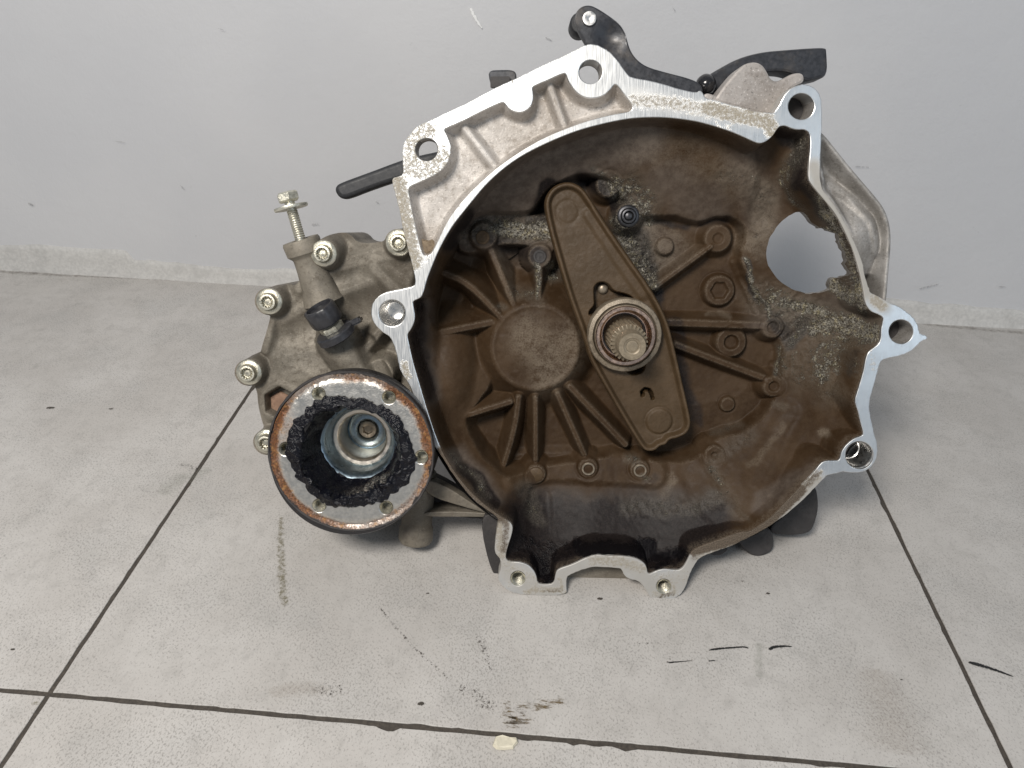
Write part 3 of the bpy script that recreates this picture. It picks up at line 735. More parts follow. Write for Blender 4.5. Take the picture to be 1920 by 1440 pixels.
BOSS_IN = {4: (16, 7, 6), 5: (14, 9, 0), 3: (10, 4, 0), 6: (11, 6, 0), 7: (10, 6, 0), 8: (6, 4, 0)}
START = [(1436, 470), (1440, 450), (1452, 428), (1468, 410), (1485, 398), (1500, 394), (1508, 398), (1518, 412), (1528, 421), (1545, 428), (1562, 433), (1570, 445), (1578, 465), (1585, 490), (1590, 511), (1578, 518), (1566, 517), (1558, 522), (1554, 532), (1556, 540), (1540, 545), (1522, 549), (1505, 546), (1480, 538), (1458, 522), (1443, 502), (1437, 487)]
zF = -186.0
inner_l = Pn(inner2, 0)[:, :2]; inner_o = offs(inner_l if area2(inner_l) > 0 else inner_l[::-1], -6)
floor_l = Pn(chaikin(FLOORP, 2), -165)[:, :2]; plat_l = Pn(chaikin(PLAT, 2), -155)[:, :2]; start_px = chaikin(START, 2); start_px = start_px + np.column_stack([fbm(start_px[:, 0], start_px[:, 1], 9, 2, 3), fbm(start_px[:, 0], start_px[:, 1], 9, 2, 8)]) * (3 + 3 * sstep(1490, 1540, start_px[:, 0]))[:, None]; start_l = Pn(start_px, -112)[:, :2]
hub = P(1003, 650, -118); hubR = abs(P(1003 + 84, 650, -118)[0] - hub[0])


def bell_z(X, Y):
    X = np.asarray(X); sd = polydist(X, Y, inner_l)[0]; lab = np.zeros(X.shape, int)
    b = bowl(X, Y) + 5 * fbm(X, Y, 120, 3, 1)
    fl = polydist(X, Y, floor_l)[0]; z = b + (np.minimum(zF, b - 18) - b) * sstep(-5, 9, fl + 5 * fbm(X, Y, 26, 2, 5))
    pl = polydist(X, Y, plat_l)[0]; z = np.where(pl > -12, z + (-158 + 3 * fbm(X, Y, 30, 3, 3) - z) * sstep(-7, 4, pl), z)
    # left swelling and lower shelf edges
    q = P(835, 715, -100); d = np.hypot((X - q[0]) / 48, (Y - q[1]) / 95); z = smax(z, -98 - 60 * d * d * .55, 10)
    def soft(pts, hw, h, fall):
        nonlocal z
        q_ = Pn(chaikin(pts, 2, False) if len(pts) > 2 else pts, -120); d_, t_ = linedist(X, Y, q_); z = z + h * sstep(hw + fall, hw, d_)
    soft([(975, 885), (1100, 880), (1225, 888)], 20, 11, 20)
    soft([(1485, 770), (1440, 840), (1400, 890)], 5, 7, 22)
    soft([(1530, 775), (1475, 850), (1425, 910)], 5, 6, 20)
    soft([(1300, 880), (1320, 930), (1395, 985)], 16, 8, 26)
    soft([(1010, 935), (1012, 985)], 16, -5, 18)
    soft([(1395, 490), (1440, 590)], 4, 9, 10)
    soft([(1420, 270), (1440, 330), (1432, 400)], 10, -9, 24)
    soft([(1470, 300), (1478, 350), (1510, 395)], 6, 10, 14)
    # hub
    d = np.hypot(X - hub[0], Y - hub[1]); zh = -118 - 5 * (d / hubR) ** 2 - np.maximum(d - hubR, 0) * 1.25 - np.maximum(hubR * .93 - d, 0) * 0 ; zh = zh + 2.5 * np.exp(-((d - hubR * .93) / 5) ** 2)
    lab = np.where((zh > z - 3) & (d < hubR + 22), 1, lab); z = smax(z, zh, 14)
    for i, (pp, za, zb_, hw) in enumerate(RIBS):
        qq = Pn(chaikin(pp, 2, False) if len(pp) > 2 else pp, (za + zb_) / 2); dd, t = linedist(X, Y, qq)
        zr = za + (zb_ - za) * t - np.maximum(dd - hw, 0) * 3.2
        lab = np.where((zr > z - 1) & (lab != 1), 10 + i, lab); z = smax(z, zr, 6)
    for i, (a, b_, r, zt) in enumerate(BOSS):
        q = P(a, b_, zt); R = abs(P(a + r, b_, zt)[0] - q[0]); dd = np.hypot(X - q[0], Y - q[1])
        zr = zt - np.maximum(dd - R * .86, 0) * 2.4
        m = (zr > z - 1) & (dd < R * 1.25); lab = np.where(m, 40 + i, lab); z = np.where(dd < R * 1.6, smax(z, zr, 5), z)
        z = z - 2.2 * np.exp(-((dd - R * 1.08) / 2.0) ** 2) * (r < 32)
        if i in BOSS_IN:
            ri, dp, hexn = BOSS_IN[i]
            if hexn:
                th = np.arctan2(Y - q[1], X - q[0]) + .5; de = dd * np.cos(((th + math.pi / 6) % (math.pi / 3)) - math.pi / 6)
            else: de = dd
            z = z - dp * sstep(ri + 1.5, ri - 1.5, de)
    # lip under the machined face
    lip = -4 - np.maximum(sd - 1.0, 0) * 9.0; lip = np.where(sd < 1.0, -4, lip)
    z = smin(np.minimum(z, -6), np.maximum(lip, -400), 0.5) if False else np.where(sd < 16, np.maximum(z, lip), z)
    px, py = pix(X, Y, z)
    fk = blobs(px, py, FLAKE); ol = blobs(px, py, OIL_SHADE)
    z = z + fbm(X, Y, 9, 2, 7) * 1.6 + fk * (fbm(X, Y, 9, 3, 9) * 13 + fbm(X, Y, 30, 2, 4) * 8) + ol * fbm(X, Y, 14, 3, 11) * 5
    return z, lab


FLAKE = [([(1180, 350), (1210, 380), (1205, 400)], 44, .62), ([(1190, 440), (1215, 500)], 34, .55), ([(1440, 560), (1540, 600), (1640, 620)], 62, .62), ([(1530, 640), (1500, 700), (1545, 730)], 40, .45), ([(1475, 640), (1465, 690)], 26, .5), ([(1580, 660), (1600, 690)], 26, .4), ([(1360, 330), (1440, 360), (1420, 470)], 34, .40), ([(880, 450), (930, 405), (1010, 415)], 26, .55), ([(960, 545), (1010, 560)], 26, .45), ([(1400, 820), (1330, 870), (1390, 960)], 22, .36), ([(935, 425), (985, 430), (1020, 430)], 34, .95), ([(1035, 500), (1035, 525)], 20, .9), ([(1150, 345), (1180, 370), (1205, 390)], 34, .72), ([(1120, 318), (1130, 325)], 16, .7), ([(1160, 410), (1180, 450), (1205, 500), (1228, 535)], 26, .75), ([(1200, 400), (1215, 410)], 16, .8), ([(1012, 490), (1010, 560)], 9, .9), ([(970, 552), (995, 555)], 16, .6), ([(935, 580), (930, 575)], 10, .6), ([(870, 440), (900, 415)], 10, .6),
         ([(1500, 255), (1478, 300), (1468, 335)], 20, .62), ([(1500, 270), (1505, 300)], 12, .72), ([(1465, 335), (1490, 375), (1520, 410)], 12, .7), ([(1545, 375), (1575, 430), (1590, 480), (1610, 540), (1625, 575)], 17, .95), ([(1540, 420), (1570, 440)], 12, .7), ([(1560, 525), (1580, 545), (1600, 560)], 24, .9), ([(1450, 560), (1500, 575), (1540, 590)], 30, .82), ([(1390, 490), (1425, 545), (1442, 600)], 9, .85), ([(1530, 610), (1580, 605), (1635, 620)], 42, .88), ([(1560, 640), (1535, 700)], 30, .72), ([(1500, 610), (1480, 640)], 24, .6), ([(1455, 650), (1450, 695)], 11, .72), ([(1490, 660), (1492, 695)], 8, .6), ([(1610, 670), (1605, 700)], 9, .6),
         ([(1540, 640), (1530, 720)], 9, .8), ([(1580, 640), (1565, 690)], 16, .6), ([(848, 845), (875, 880), (915, 930)], 13, .66), ([(1335, 880), (1360, 910)], 16, .62), ([(1345, 805), (1380, 800)], 14, .45), ([(990, 920), (1005, 970)], 26, .5), ([(1175, 855), (1195, 862)], 14, .55), ([(1205, 890), (1215, 900)], 10, .55), ([(1180, 955), (1300, 945), (1370, 935)], 22, .45), ([(1380, 935), (1400, 970)], 14, .42), ([(1450, 760), (1470, 765)], 14, .5), ([(880, 335), (1450, 420)], 1, 0), ([(1410, 330), (1440, 390), (1425, 450)], 30, .40)]
OIL_SHADE = [([(1085, 1028), (1140, 1024), (1210, 1032)], 34, .80), ([(1000, 1040), (1022, 1088)], 34, .70), ([(1230, 1052), (1282, 1045)], 30, .72), ([(970, 1030), (1060, 1035)], 34, .52), ([(785, 540), (780, 620), (790, 700)], 20, .40), ([(1030, 350), (1015, 400)], 24, .40), ([(1135, 350), (1180, 440), (1235, 565)], 22, .42)]  # oil along the bottom; left wall and lever sides also get painted shade
GRIME_SHADE = [([(1000, 1070), (960, 1035), (1080, 1025), (1250, 1025), (1300, 1045)], 75, 1.0), ([(990, 975), (1150, 975), (1330, 980)], 80, .70), ([(870, 880), (930, 945)], 26, .9), ([(1475, 245), (1505, 260), (1500, 330)], 34, .95), ([(1500, 330), (1560, 400), (1605, 490), (1625, 575)], 20, .85), ([(795, 500), (780, 560), (778, 640), (795, 740)], 34, .62), ([(840, 460), (880, 400)], 22, .7), ([(1030, 345), (1008, 410)], 26, .9), ([(1090, 335), (1150, 360), (1190, 450), (1235, 560)], 26, .75), ([(1270, 600), (1290, 700), (1310, 790)], 20, .5), ([(1450, 600), (1480, 640), (1500, 610)], 26, .6), ([(1600, 660), (1590, 700)], 16, .4), ([(1395, 495), (1440, 590)], 10, .8), ([(905, 440), (1012, 478)], 30, .55), ([(1320, 410), (1360, 405)], 16, .4), ([(1220, 410), (1290, 415)], 16, .5), ([(1000, 930), (1200, 925), (1230, 900)], 20, .35)]  # grime; also painted shade on left wall, beside lever, under bowl edge
SOOT = [([(870, 420), (1000, 310), (1100, 270), (1200, 260)], 75, .85), ([(950, 380), (1100, 320)], 60, .8), ([(1250, 340), (1330, 380)], 60, .55), ([(1400, 300), (1430, 400)], 60, .5), ([(900, 440), (1012, 478)], 45, .6), ([(1180, 400), (1190, 420)], 45, .7), ([(1000, 945), (1250, 945), (1350, 960)], 40, .55), ([(860, 860), (930, 940)], 34, .8), ([(1200, 440), (1240, 470)], 60, .35), ([(1440, 600), (1560, 570), (1640, 610)], 50, .6), ([(1500, 250), (1560, 400), (1620, 560)], 32, .8), ([(1430, 950), (1520, 880)], 26, .6), ([(790, 500), (780, 640), (800, 740)], 34, .85), ([(1050, 1060), (1020, 1090)], 30, .9)]
PALE = [([(1205, 430), (1240, 480)], 46, .40), ([(935, 425), (1010, 430)], 36, .35), ([(1470, 580), (1580, 620)], 50, .30), ([(1000, 640), (1030, 690), (1060, 650)], 66, .50), ([(945, 480), (955, 520)], 24, .35), ([(1258, 898), (1252, 925), (1225, 955)], 11, .42), ([(1535, 815), (1550, 806)], 12, .55), ([(1400, 880), (1430, 850), (1470, 800)], 10, .28), ([(1320, 590), (1370, 594)], 7, .4), ([(1240, 430), (1280, 470)], 40, .30), ([(1420, 340), (1440, 430), (1400, 450)], 40, .42), ([(1200, 280), (1330, 300), (1400, 350)], 60, .22), ([(1100, 935), (1200, 938)], 10, .25), ([(1550, 700), (1570, 740)], 26, .25)]  # pale casting; narrow lower-right streaks are highlights painted into the colour
zz_ = np.arange(-8, -190, -3.0); best = np.full(len(start_px), -112.0); done = np.zeros(len(start_px), bool)
for z in zz_:
    q = np.array([P(a, b, z) for a, b in start_px]); zs = bell_z(np.array([q[:, 0]]), np.array([q[:, 1]]))[0][0]
    hit = (zs >= z) & ~done; best = np.where(hit, z, best); done |= hit
k_ = np.ones(3) / 3; best = np.convolve(np.concatenate([best[-1:], best, best[:1]]), k_, 'valid')
start_l = np.array([P(a, b, z) for (a, b), z in zip(start_px, best)])[:, :2]
for nm in ('bell_housing',):
    lo, hi = inner_o.min(0) - 3, inner_o.max(0) + 3
    ex = {1: 'bearing_hub'}
    for i in range(len(RIBS)): ex[10 + i] = 'rib'
    for i in range(len(BOSS)): ex[40 + i] = 'boss'
    at = {k: (lambda L: (lambda px, py, V: blobs(px + 34 * fbm(px, py, 46, 4, 2), py + 34 * fbm(px, py, 46, 4, 6), L)))(L) for k, L in (('soot', SOOT), ('flake', FLAKE), ('oil', OIL_SHADE), ('pale', PALE), ('grime_shade', GRIME_SHADE))}
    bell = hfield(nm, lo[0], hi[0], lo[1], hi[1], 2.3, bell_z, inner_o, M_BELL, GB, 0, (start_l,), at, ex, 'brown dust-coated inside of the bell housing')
# thickness of the casting around the starter opening
z_at = lambda q: bell_z(np.array([q[:, 0]]), np.array([q[:, 1]]))[0][0]
zs = z_at(start_l); n = len(start_l); v = np.vstack([np.column_stack([start_l, zs]), np.column_stack([start_l, zs - 16]), np.column_stack([start_l * 1.0, zs - 17])])
f = [[i, (i + 1) % n, n + (i + 1) % n, n + i] for i in range(n)]
mk('starter_opening_edge', v, f, M_EAR, bell, sharp=0)

# outer shell of the bell, open behind the starter hole
ctr = np.array([1190, 630]); sh = []
for s, z in ((1.025, -40), (1.0, -120), (.93, -190), (.80, -225)):
    sh.append(np.array([P(*(ctr + (p - ctr) * s), z) for p in inner2]))
n = len(inner2); v = np.vstack(sh); f = []
for j in range(3):
    for i in range(n):
        i2 = (i + 1) % n; q = (v[j * n + i] + v[(j + 1) * n + i2]) / 2; a, b = pix(*q)
        if a > 1400 and 330 < b < 610: continue
        f.append([j * n + i, j * n + i2, (j + 1) * n + i2, (j + 1) * n + i])
mk('outer_shell', v, f, M_DARKC, bell, sharp=0)

# gear casing reaching back to the floor behind
rings = [(-200, (900, 1385, 430, 930)), (-330, (905, 1370, 425, 850)), (-420, (900, 1370, 430, 800)), (-430, (890, 1385, 425, 806)), (-455, (890, 1385, 428, 796)), (-465, (910, 1360, 435, 780)), (-640, (930, 1330, 440, 735)), (-760, (960, 1290, 470, 690)), (-790, (1010, 1240, 500, 660))]
v = []; f = []; n = 48
for z, (xa, xb, ya, yb) in rings:
    for i in range(n):
        t = 2 * math.pi * i / n; c_, s_ = math.cos(t), math.sin(t); k = (abs(c_) ** 4 + abs(s_) ** 4) ** (-.25)
        v.append(P((xa + xb) / 2 + (xb - xa) / 2 * c_ * k * .93, (ya + yb) / 2 + (yb - ya) / 2 * s_ * k * .93, z))
for j in range(len(rings) - 1):
    for i in range(n): i2 = (i + 1) % n; f.append([j * n + i2, j * n + i, (j + 1) * n + i, (j + 1) * n + i2])
f.append([(len(rings) - 1) * n + i for i in range(n)])
mk('gear_casing', v, f, M_CASE, GB, sharp=40, label='grimy gear casing behind the bell housing')

# small things set into the bell floor ------------------------------------
for a, b, r, z, m_ in [(905, 443, 14, -142, M_LEVER), (1012, 479, 14, -148, M_DARKC)]:
    q = P(a, b, z); lathe('dowel_pin', q - DZ * 3, DZ, [(r + 2, -3), (r + 2, .5), (r, 1), (r - .5, 4), (r - 2, 5.2), (r - 5, 5.2), (r - 6, 4.4), (1, 4.4)], m_, bell, 28)
for a, b, z in [(1103, 877, -130), (1200, 880, -130)]:
    q = P(a, b, z); lathe('hollow_dowel', q, DZ, [(14, -4), (14, 3), (13, 4), (10.5, 4), (10, 2), (9.5, -5), (1, -5)], M_DULLST, bell, 28)
q = P(1005, 888, -130); lathe('plug_screw', q, DZ, [(15, -4), (15, 1.5), (13.5, 2.6), (1, 2.6)], M_LEVER, bell, 28)
q = P(1178, 403, -150); lathe('fixing_bolt', q, DZ, [(22, -4), (22, 3), (20, 5), (16, 5.5), (15.5, 4), (14, 10), (12.5, 11), (10, 11), (9, 6), (7.5, 4.5), (6.5, 8), (3, 9.5), (.5, 9.5)], M_DARKST, bell, 30)

# release lever --------------------------------------------------------
LEV = [(1022, 395), (1021, 375), (1028, 357), (1042, 344), (1060, 338), (1078, 340), (1094, 350), (1106, 366), (1140, 420), (1180, 480), (1212, 525), (1230, 555), (1246, 585), (1256, 612), (1268, 660), (1282, 720), (1296, 780), (1297, 797), (1289, 813), (1270, 822), (1256, 824), (1250, 834), (1238, 836), (1230, 845), (1215, 847), (1205, 842), (1195, 828), (1160, 770), (1120, 700), (1103, 668), (1096, 640), (1080, 595), (1062, 545), (1045, 485), (1032, 440)]
ZL = -108.0
lev_l = Pn(chaikin(LEV, 2), ZL)[:, :2]
SLOT = Pn(chaikin([(1116, 560), (1114, 540), (1120, 530), (1131, 527), (1142, 532), (1150, 545), (1165, 548), (1180, 552), (1190, 560), (1170, 580), (1130, 590), (1105, 590), (1106, 582), (1116, 572)], 2), ZL)[:, :2]
MOON = Pn(chaikin([(1175, 692), (1190, 688), (1210, 683), (1210, 690), (1204, 699), (1192, 703), (1181, 700)], 2), ZL)[:, :2]
hook = Pn([(1207, 741), (1206, 735), (1211, 730), (1219, 731), (1223, 737), (1226, 748)], ZL)


def lever_z(X, Y):
    sd = polydist(X, Y, lev_l)[0]; px, py = pix(X, Y, np.full(X.shape, ZL))
    z = ZL - 14 + 10 * sstep(900, 560, py) * sstep(330, 560, py) + 2 * fbm(X, Y, 60, 2, 3) + .9 * fbm(X, Y, 8, 2, 5)
    rim = 13 * sstep(14, 7, sd) * sstep(-1, 3, sd); z = z + rim
    # long soft fold on the right
    fold = Pn([(1105, 400), (1160, 485), (1205, 550)], ZL); d, t = linedist(X, Y, fold); z = z + 4.5 * sstep(16, 4, d)
    q = P(1065, 395, ZL); d = np.hypot(X - q[0], Y - q[1]); z = z - 1.2 * np.exp(-((d - 22) / 3) ** 2)
    q = P(1238, 790, ZL); d = np.hypot(X - q[0], Y - q[1]); z = z + 3.5 * sstep(30, 22, d) - 1.5 * np.exp(-((d - 29) / 2.5) ** 2)
    s2 = polydist(X, Y, SLOT)[0]; z = z - 26 * sstep(-1.5, 2, s2); s3 = polydist(X, Y, MOON)[0]; z = z - 40 * sstep(-1, 2, s3)
    d, t = linedist(X, Y, hook); z = z - 26 * sstep(4.2, 2.2, d * (1 + .4 * t))
    return z, None


lo, hi = lev_l.min(0) - 4, lev_l.max(0) + 4
lever = hfield('release_lever', lo[0], hi[0], lo[1], hi[1], 1.8, lever_z, lev_l, M_LEVER, GB, 22, (), None, None, 'brown pressed steel clutch release lever')
q = P(1130, 539, ZL - 30); lathe('spring_clip', q, DZ, [(11, -4), (11, 3), (9, 7), (5, 9), (.5, 9.5)], M_DULLST, lever, 24)

# release bearing and input shaft --------------------------------------------
ZB = -88.0; ax = P(1172, 627, ZB); k = abs(P(1173, 627, ZB)[0] - P(1172, 627, ZB)[0])
lathe('release_bearing', ax, DZ, [(60 * k, -30), (70 * k, -24), (70 * k, -4), (68 * k, 0), (61 * k, 2.5), (59 * k, 0), (58.5 * k, -4), (58 * k, 3), (57 * k, 6), (55.5 * k, 7)], M_COLLAR, GB, 96, lambda j, t: 1 + (.005 * math.sin(17 * t) * math.sin(5 * t + 1) if 1 <= j <= 4 else 0), 'clutch release bearing around the input shaft')
bear = bpy.data.objects['release_bearing']


def ring(name, c, prof, mat, par, n=56, mod=None):
    x, y, dd = frame(DZ); v = []; f = []
    for j, (rr, h) in enumerate(prof):
        for i in range(n):
            t = 2 * math.pi * i / n; r_ = rr * (mod(j, t) if mod else 1); v.append(c + dd * h + r_ * (math.cos(t) * x + math.sin(t) * y))
    m = len(prof)
    for j in range(m - 1):
        for i in range(n): i2 = (i + 1) % n; f.append([j * n + i, j * n + i2, (j + 1) * n + i2, (j + 1) * n + i])
    return mk(name, v, f, mat, par)


# replace the closed bearing cap by open rings
me = bear.data; bm = bmesh.new(); bm.from_mesh(me); bmesh.ops.delete(bm, geom=[f_ for f_ in bm.faces if len(f_.verts) > 4], context='FACES_ONLY'); bm.to_mesh(me); bm.free()
ring('bearing_seal', ax, [(56.5 * k, 5), (54 * k, 1), (53 * k, 4), (52 * k, 9)], M_DARKST, bear)
ring('bearing_race', ax, [(56 * k, 4), (56 * k, 9), (54.5 * k, 11), (49 * k, 11), (46.5 * k, 8), (45 * k, 3), (44 * k, -8)], M_COPPER, bear)
ring('guide_sleeve', ax, [(44 * k, -6), (43 * k, -9), (41.5 * k, -9), (41 * k, -22), (38.5 * k, -22), (38 * k, -60), (30 * k, -62)], M_COPPER, bear)
ring('retaining_clip', ax + DZ * -18, [(40.5 * k, -2), (40.5 * k, 1), (38.5 * k, 1.5), (37.5 * k, 0), (37.5 * k, -3)], M_DARKST, bear, 56, lambda j, t: 1 + .02 * (math.sin(3 * t) > .9))
sx, sy = ax[0] + 1.0, ax[1] - 1.0
ts = P(1186, 648, 6); sdir = ts - np.array([ax[0], ax[1], -95]); sdir = np.array([sdir[0] * .35, sdir[1] * .35, sdir[2]])
sp0 = np.array([ax[0] + (ts[0] - ax[0]) * .5, ax[1] + (ts[1] - ax[1]) * .5, -150.])
sdir = ts - sp0; Ls = np.linalg.norm(sdir)
spl = lambda j, t: 1 + (.05 * math.copysign(min(1, abs(math.sin(26 * t)) * 3), math.sin(26 * t)) if j in (1, 2) else 0)
lathe('input_shaft', sp0, sdir, [(34, 0), (34, 1), (34, Ls - 40), (28, Ls - 36), (27, Ls - 34), (26.5, Ls - 3), (25, Ls), (16.5, Ls), (15.5, Ls - 1.5), (12, Ls - 2), (11, Ls - 4), (6, Ls - 3.2), (1, Ls - 3)], M_SHAFT, GB, 416, spl, 'splined input shaft end in the bell centre', 50)

# ------------------------------------------------------------------ output flange
ZO = 28.0; oc = P(658, 847, ZO); R = abs(P(658 + 157, 847, ZO)[0] - oc[0])
x_, y_, _ = frame(DZ)
hp = [(597, 737), (729, 743), (535, 840), (790, 855), (598, 946), (724, 950)]


def oring(px, py, V):
    r = np.hypot(V[:, 0] - oc[0], V[:, 1] - oc[1]) / R; th = np.arctan2(V[:, 1] - oc[1], V[:, 0] - oc[0])
    nz = fbm(px, py, 30, 3, 9); bite = .5 + .5 * np.sin(th * 2 + .6)
    ru = .20 + (.34 + .26 * bite) * sstep(.86 - .05 * bite, .915, r + .07 * nz) + .36 * np.exp(-((px - 535) / 24) ** 2 - ((py - 800) / 45) ** 2) + .25 * np.exp(-((px - 655) / 40) ** 2 - ((py - 715) / 9) ** 2) + .12 * nz
    return ru - .2 * np.exp(-((px - 600) / 50) ** 2 - ((py - 930) / 60) ** 2) * (r < .9) - .3 * np.exp(-((px - 690) / 30) ** 2 - ((py - 728) / 25) ** 2)


def oblack(px, py, V):
    r = np.hypot(V[:, 0] - oc[0], V[:, 1] - oc[1]) / R; nz = fbm(px, py, 24, 3, 5)
    return np.clip(.85 * sstep(.945, .985, r + .06 * nz) + .9 * sstep(.70, .63, r + .2 * nz), 0, 1)


oface = plate('output_flange', circ(658, 847, 157 * .985, 96), [circ(658, 847, 157 * .60, 72)] + [circ(a, b, 12.5, 24) for a, b in hp], ZO, ZO - 26, M_RUSTF, GB, 2.0, 5.0, {'rust': oring, 'black': oblack},
              'rusty round drive flange with six threaded holes and black grease', ch=0,
              zfun=lambda X, Y: (lambda r: -3.5 * np.exp(-((r - .915) / .018) ** 2) + 1.5 * sstep(.945, .975, r))(np.hypot(X - oc[0], Y - oc[1]) / R))
# the circle is drawn in picture points; keep it round in the flange plane
for a, b in hp:
    q = P(a, b, ZO - .6); thread_hole(oface, q, 12.3, 24, M_ZINC)
prof = [(R * .985, -20), (R * 1.0, -6), (R * .995, 1), (R * .985, 3), (R * .972, 2.5), (R * .968, -4)]
ring('flange_rim', np.array([oc[0], oc[1], ZO]), prof, M_DARKC, oface, 120, lambda j, t: 1 + .004 * math.sin(23 * t) * math.sin(7 * t + j))
lathe('flange_hub', np.array([oc[0], oc[1], ZO]), DZ, [(80, -190), (96, -150), (100, -80), (R * .80, -48), (R * .96, -40), (R * .985, -24), (R * .98, -12)], M_CASE, oface, 72)
bm = bmesh.new(); ob = [o for o in oface.children if o.name.startswith('flange_hub')][0]; bm.from_mesh(ob.data); bmesh.ops.delete(bm, geom=[f_ for f_ in bm.faces if len(f_.verts) > 4], context='FACES_ONLY'); bm.to_mesh(ob.data); bm.free()
c0 = np.array([oc[0], oc[1], 6.0])
ring('sealing_cap', c0, [(80, -52), (78, -46), (75, -44), (71, -46), (67, -52), (64, -64), (61, -82), (59, -88)], M_BLUE, oface, 80)
ring('cap_step', c0, [(59.5, -87), (57, -85), (51, -86), (47.5, -90), (46, -98), (45, -130), (42, -146)], M_BEIGE, oface, 80)
ring('cap_dish', c0, [(43, -145), (41, -148), (37, -143), (31, -140), (25, -140), (21, -144), (20, -150), (19, -154)], M_BLUE, oface, 72)
lathe('centre_bolt', c0, DZ, [(19, -160), (18.5, -146), (17, -144), (11, -144), (10, -145), (9, -152), (5, -153), (.5, -152)], M_DULLST, oface, 36, lambda j, t: 1 if j < 4 else (1 / max(.5, math.cos(((t + math.pi / 6) % (math.pi / 3)) - math.pi / 6)) * .92))
# grease: thick irregular ring
nt, nr = 340, 44; v = []; f = []
for j in range(nr + 1):
    for i in range(nt):
        t = 2 * math.pi * i / nt; u = j / nr; cx_, cy_ = math.cos(t), math.sin(t)
        ro = R * (.72 + .14 * float(fbm(cx_ * 60 + 200, cy_ * 60 + 200, 22, 3, 3)) + .07 * float(fbm(cx_ * 90, cy_ * 90 + 70, 7, 2, 6)) + .03 * math.sin(t * 2 + 2.4)); ri = 72
        r = ri + (ro - ri) * u + (float(fbm(t * 40 + 90, u * 40, 13, 2, 4)) * 24 + float(fbm(t * 60 + 20, u * 60, 8, 1, 9)) * 5) * math.sin(math.pi * min(1, u * 1.05)); X_, Y_ = oc[0] + r * cx_, oc[1] + r * cy_
        lump = float(fbm(r * cx_ + 300, r * cy_ + 300, 21, 2, 2)) * 22 + float(fbm(r * cx_, r * cy_, 9, 1, 8)) * 6
        zz = -36 + (ZO + 2 + 36) * (sstep(.02, .52, np.array(u)) ** 1) + lump * (1 - u ** 4) + 5 * math.sin(math.pi * u)
        if u > .55: zz = max(zz, ZO + (.6 + 12 * (1 - u) + 5 * max(0, float(fbm(r * cx_ + 50, r * cy_, 9, 2, 5))) if u < .97 else -.8))
        v.append((X_, Y_, float(zz)))
for j in range(nr):
    for i in range(nt): i2 = (i + 1) % nt; f.append([j * nt + i, (j + 1) * nt + i, (j + 1) * nt + i2, j * nt + i2])
mk('grease', v, f, M_GREASE, oface, sharp=0, label='wet black grease inside the drive flange')

# ------------------------------------------------------------------ differential casing left of the bell
CASE = [(785, 425), (766, 428), (745, 428), (730, 440), (720, 450), (690, 455), (665, 452), (655, 440), (640, 433), (620, 436), (606, 446), (592, 470), (575, 500), (556, 535), (540, 530), (525, 535), (512, 552), (508, 590), (500, 620), (492, 645), (488, 660), (476, 668), (455, 690), (462, 712), (482, 722), (486, 760), (494, 795), (505, 815), (490, 830), (495, 850), (515, 870), (516, 935), (545, 950), (620, 960), (770, 950), (812, 900), (812, 850), (797, 800), (772, 710), (757, 660), (742, 600), (768, 560), (786, 512), (774, 470)]
ZC = -78.0; case_l = Pn(chaikin(CASE, 2), ZC)[:, :2]
CB = [(607, 473, 26), (505, 563, 25), (467, 696, 25), (748, 453, 25), (501, 826, 22)]


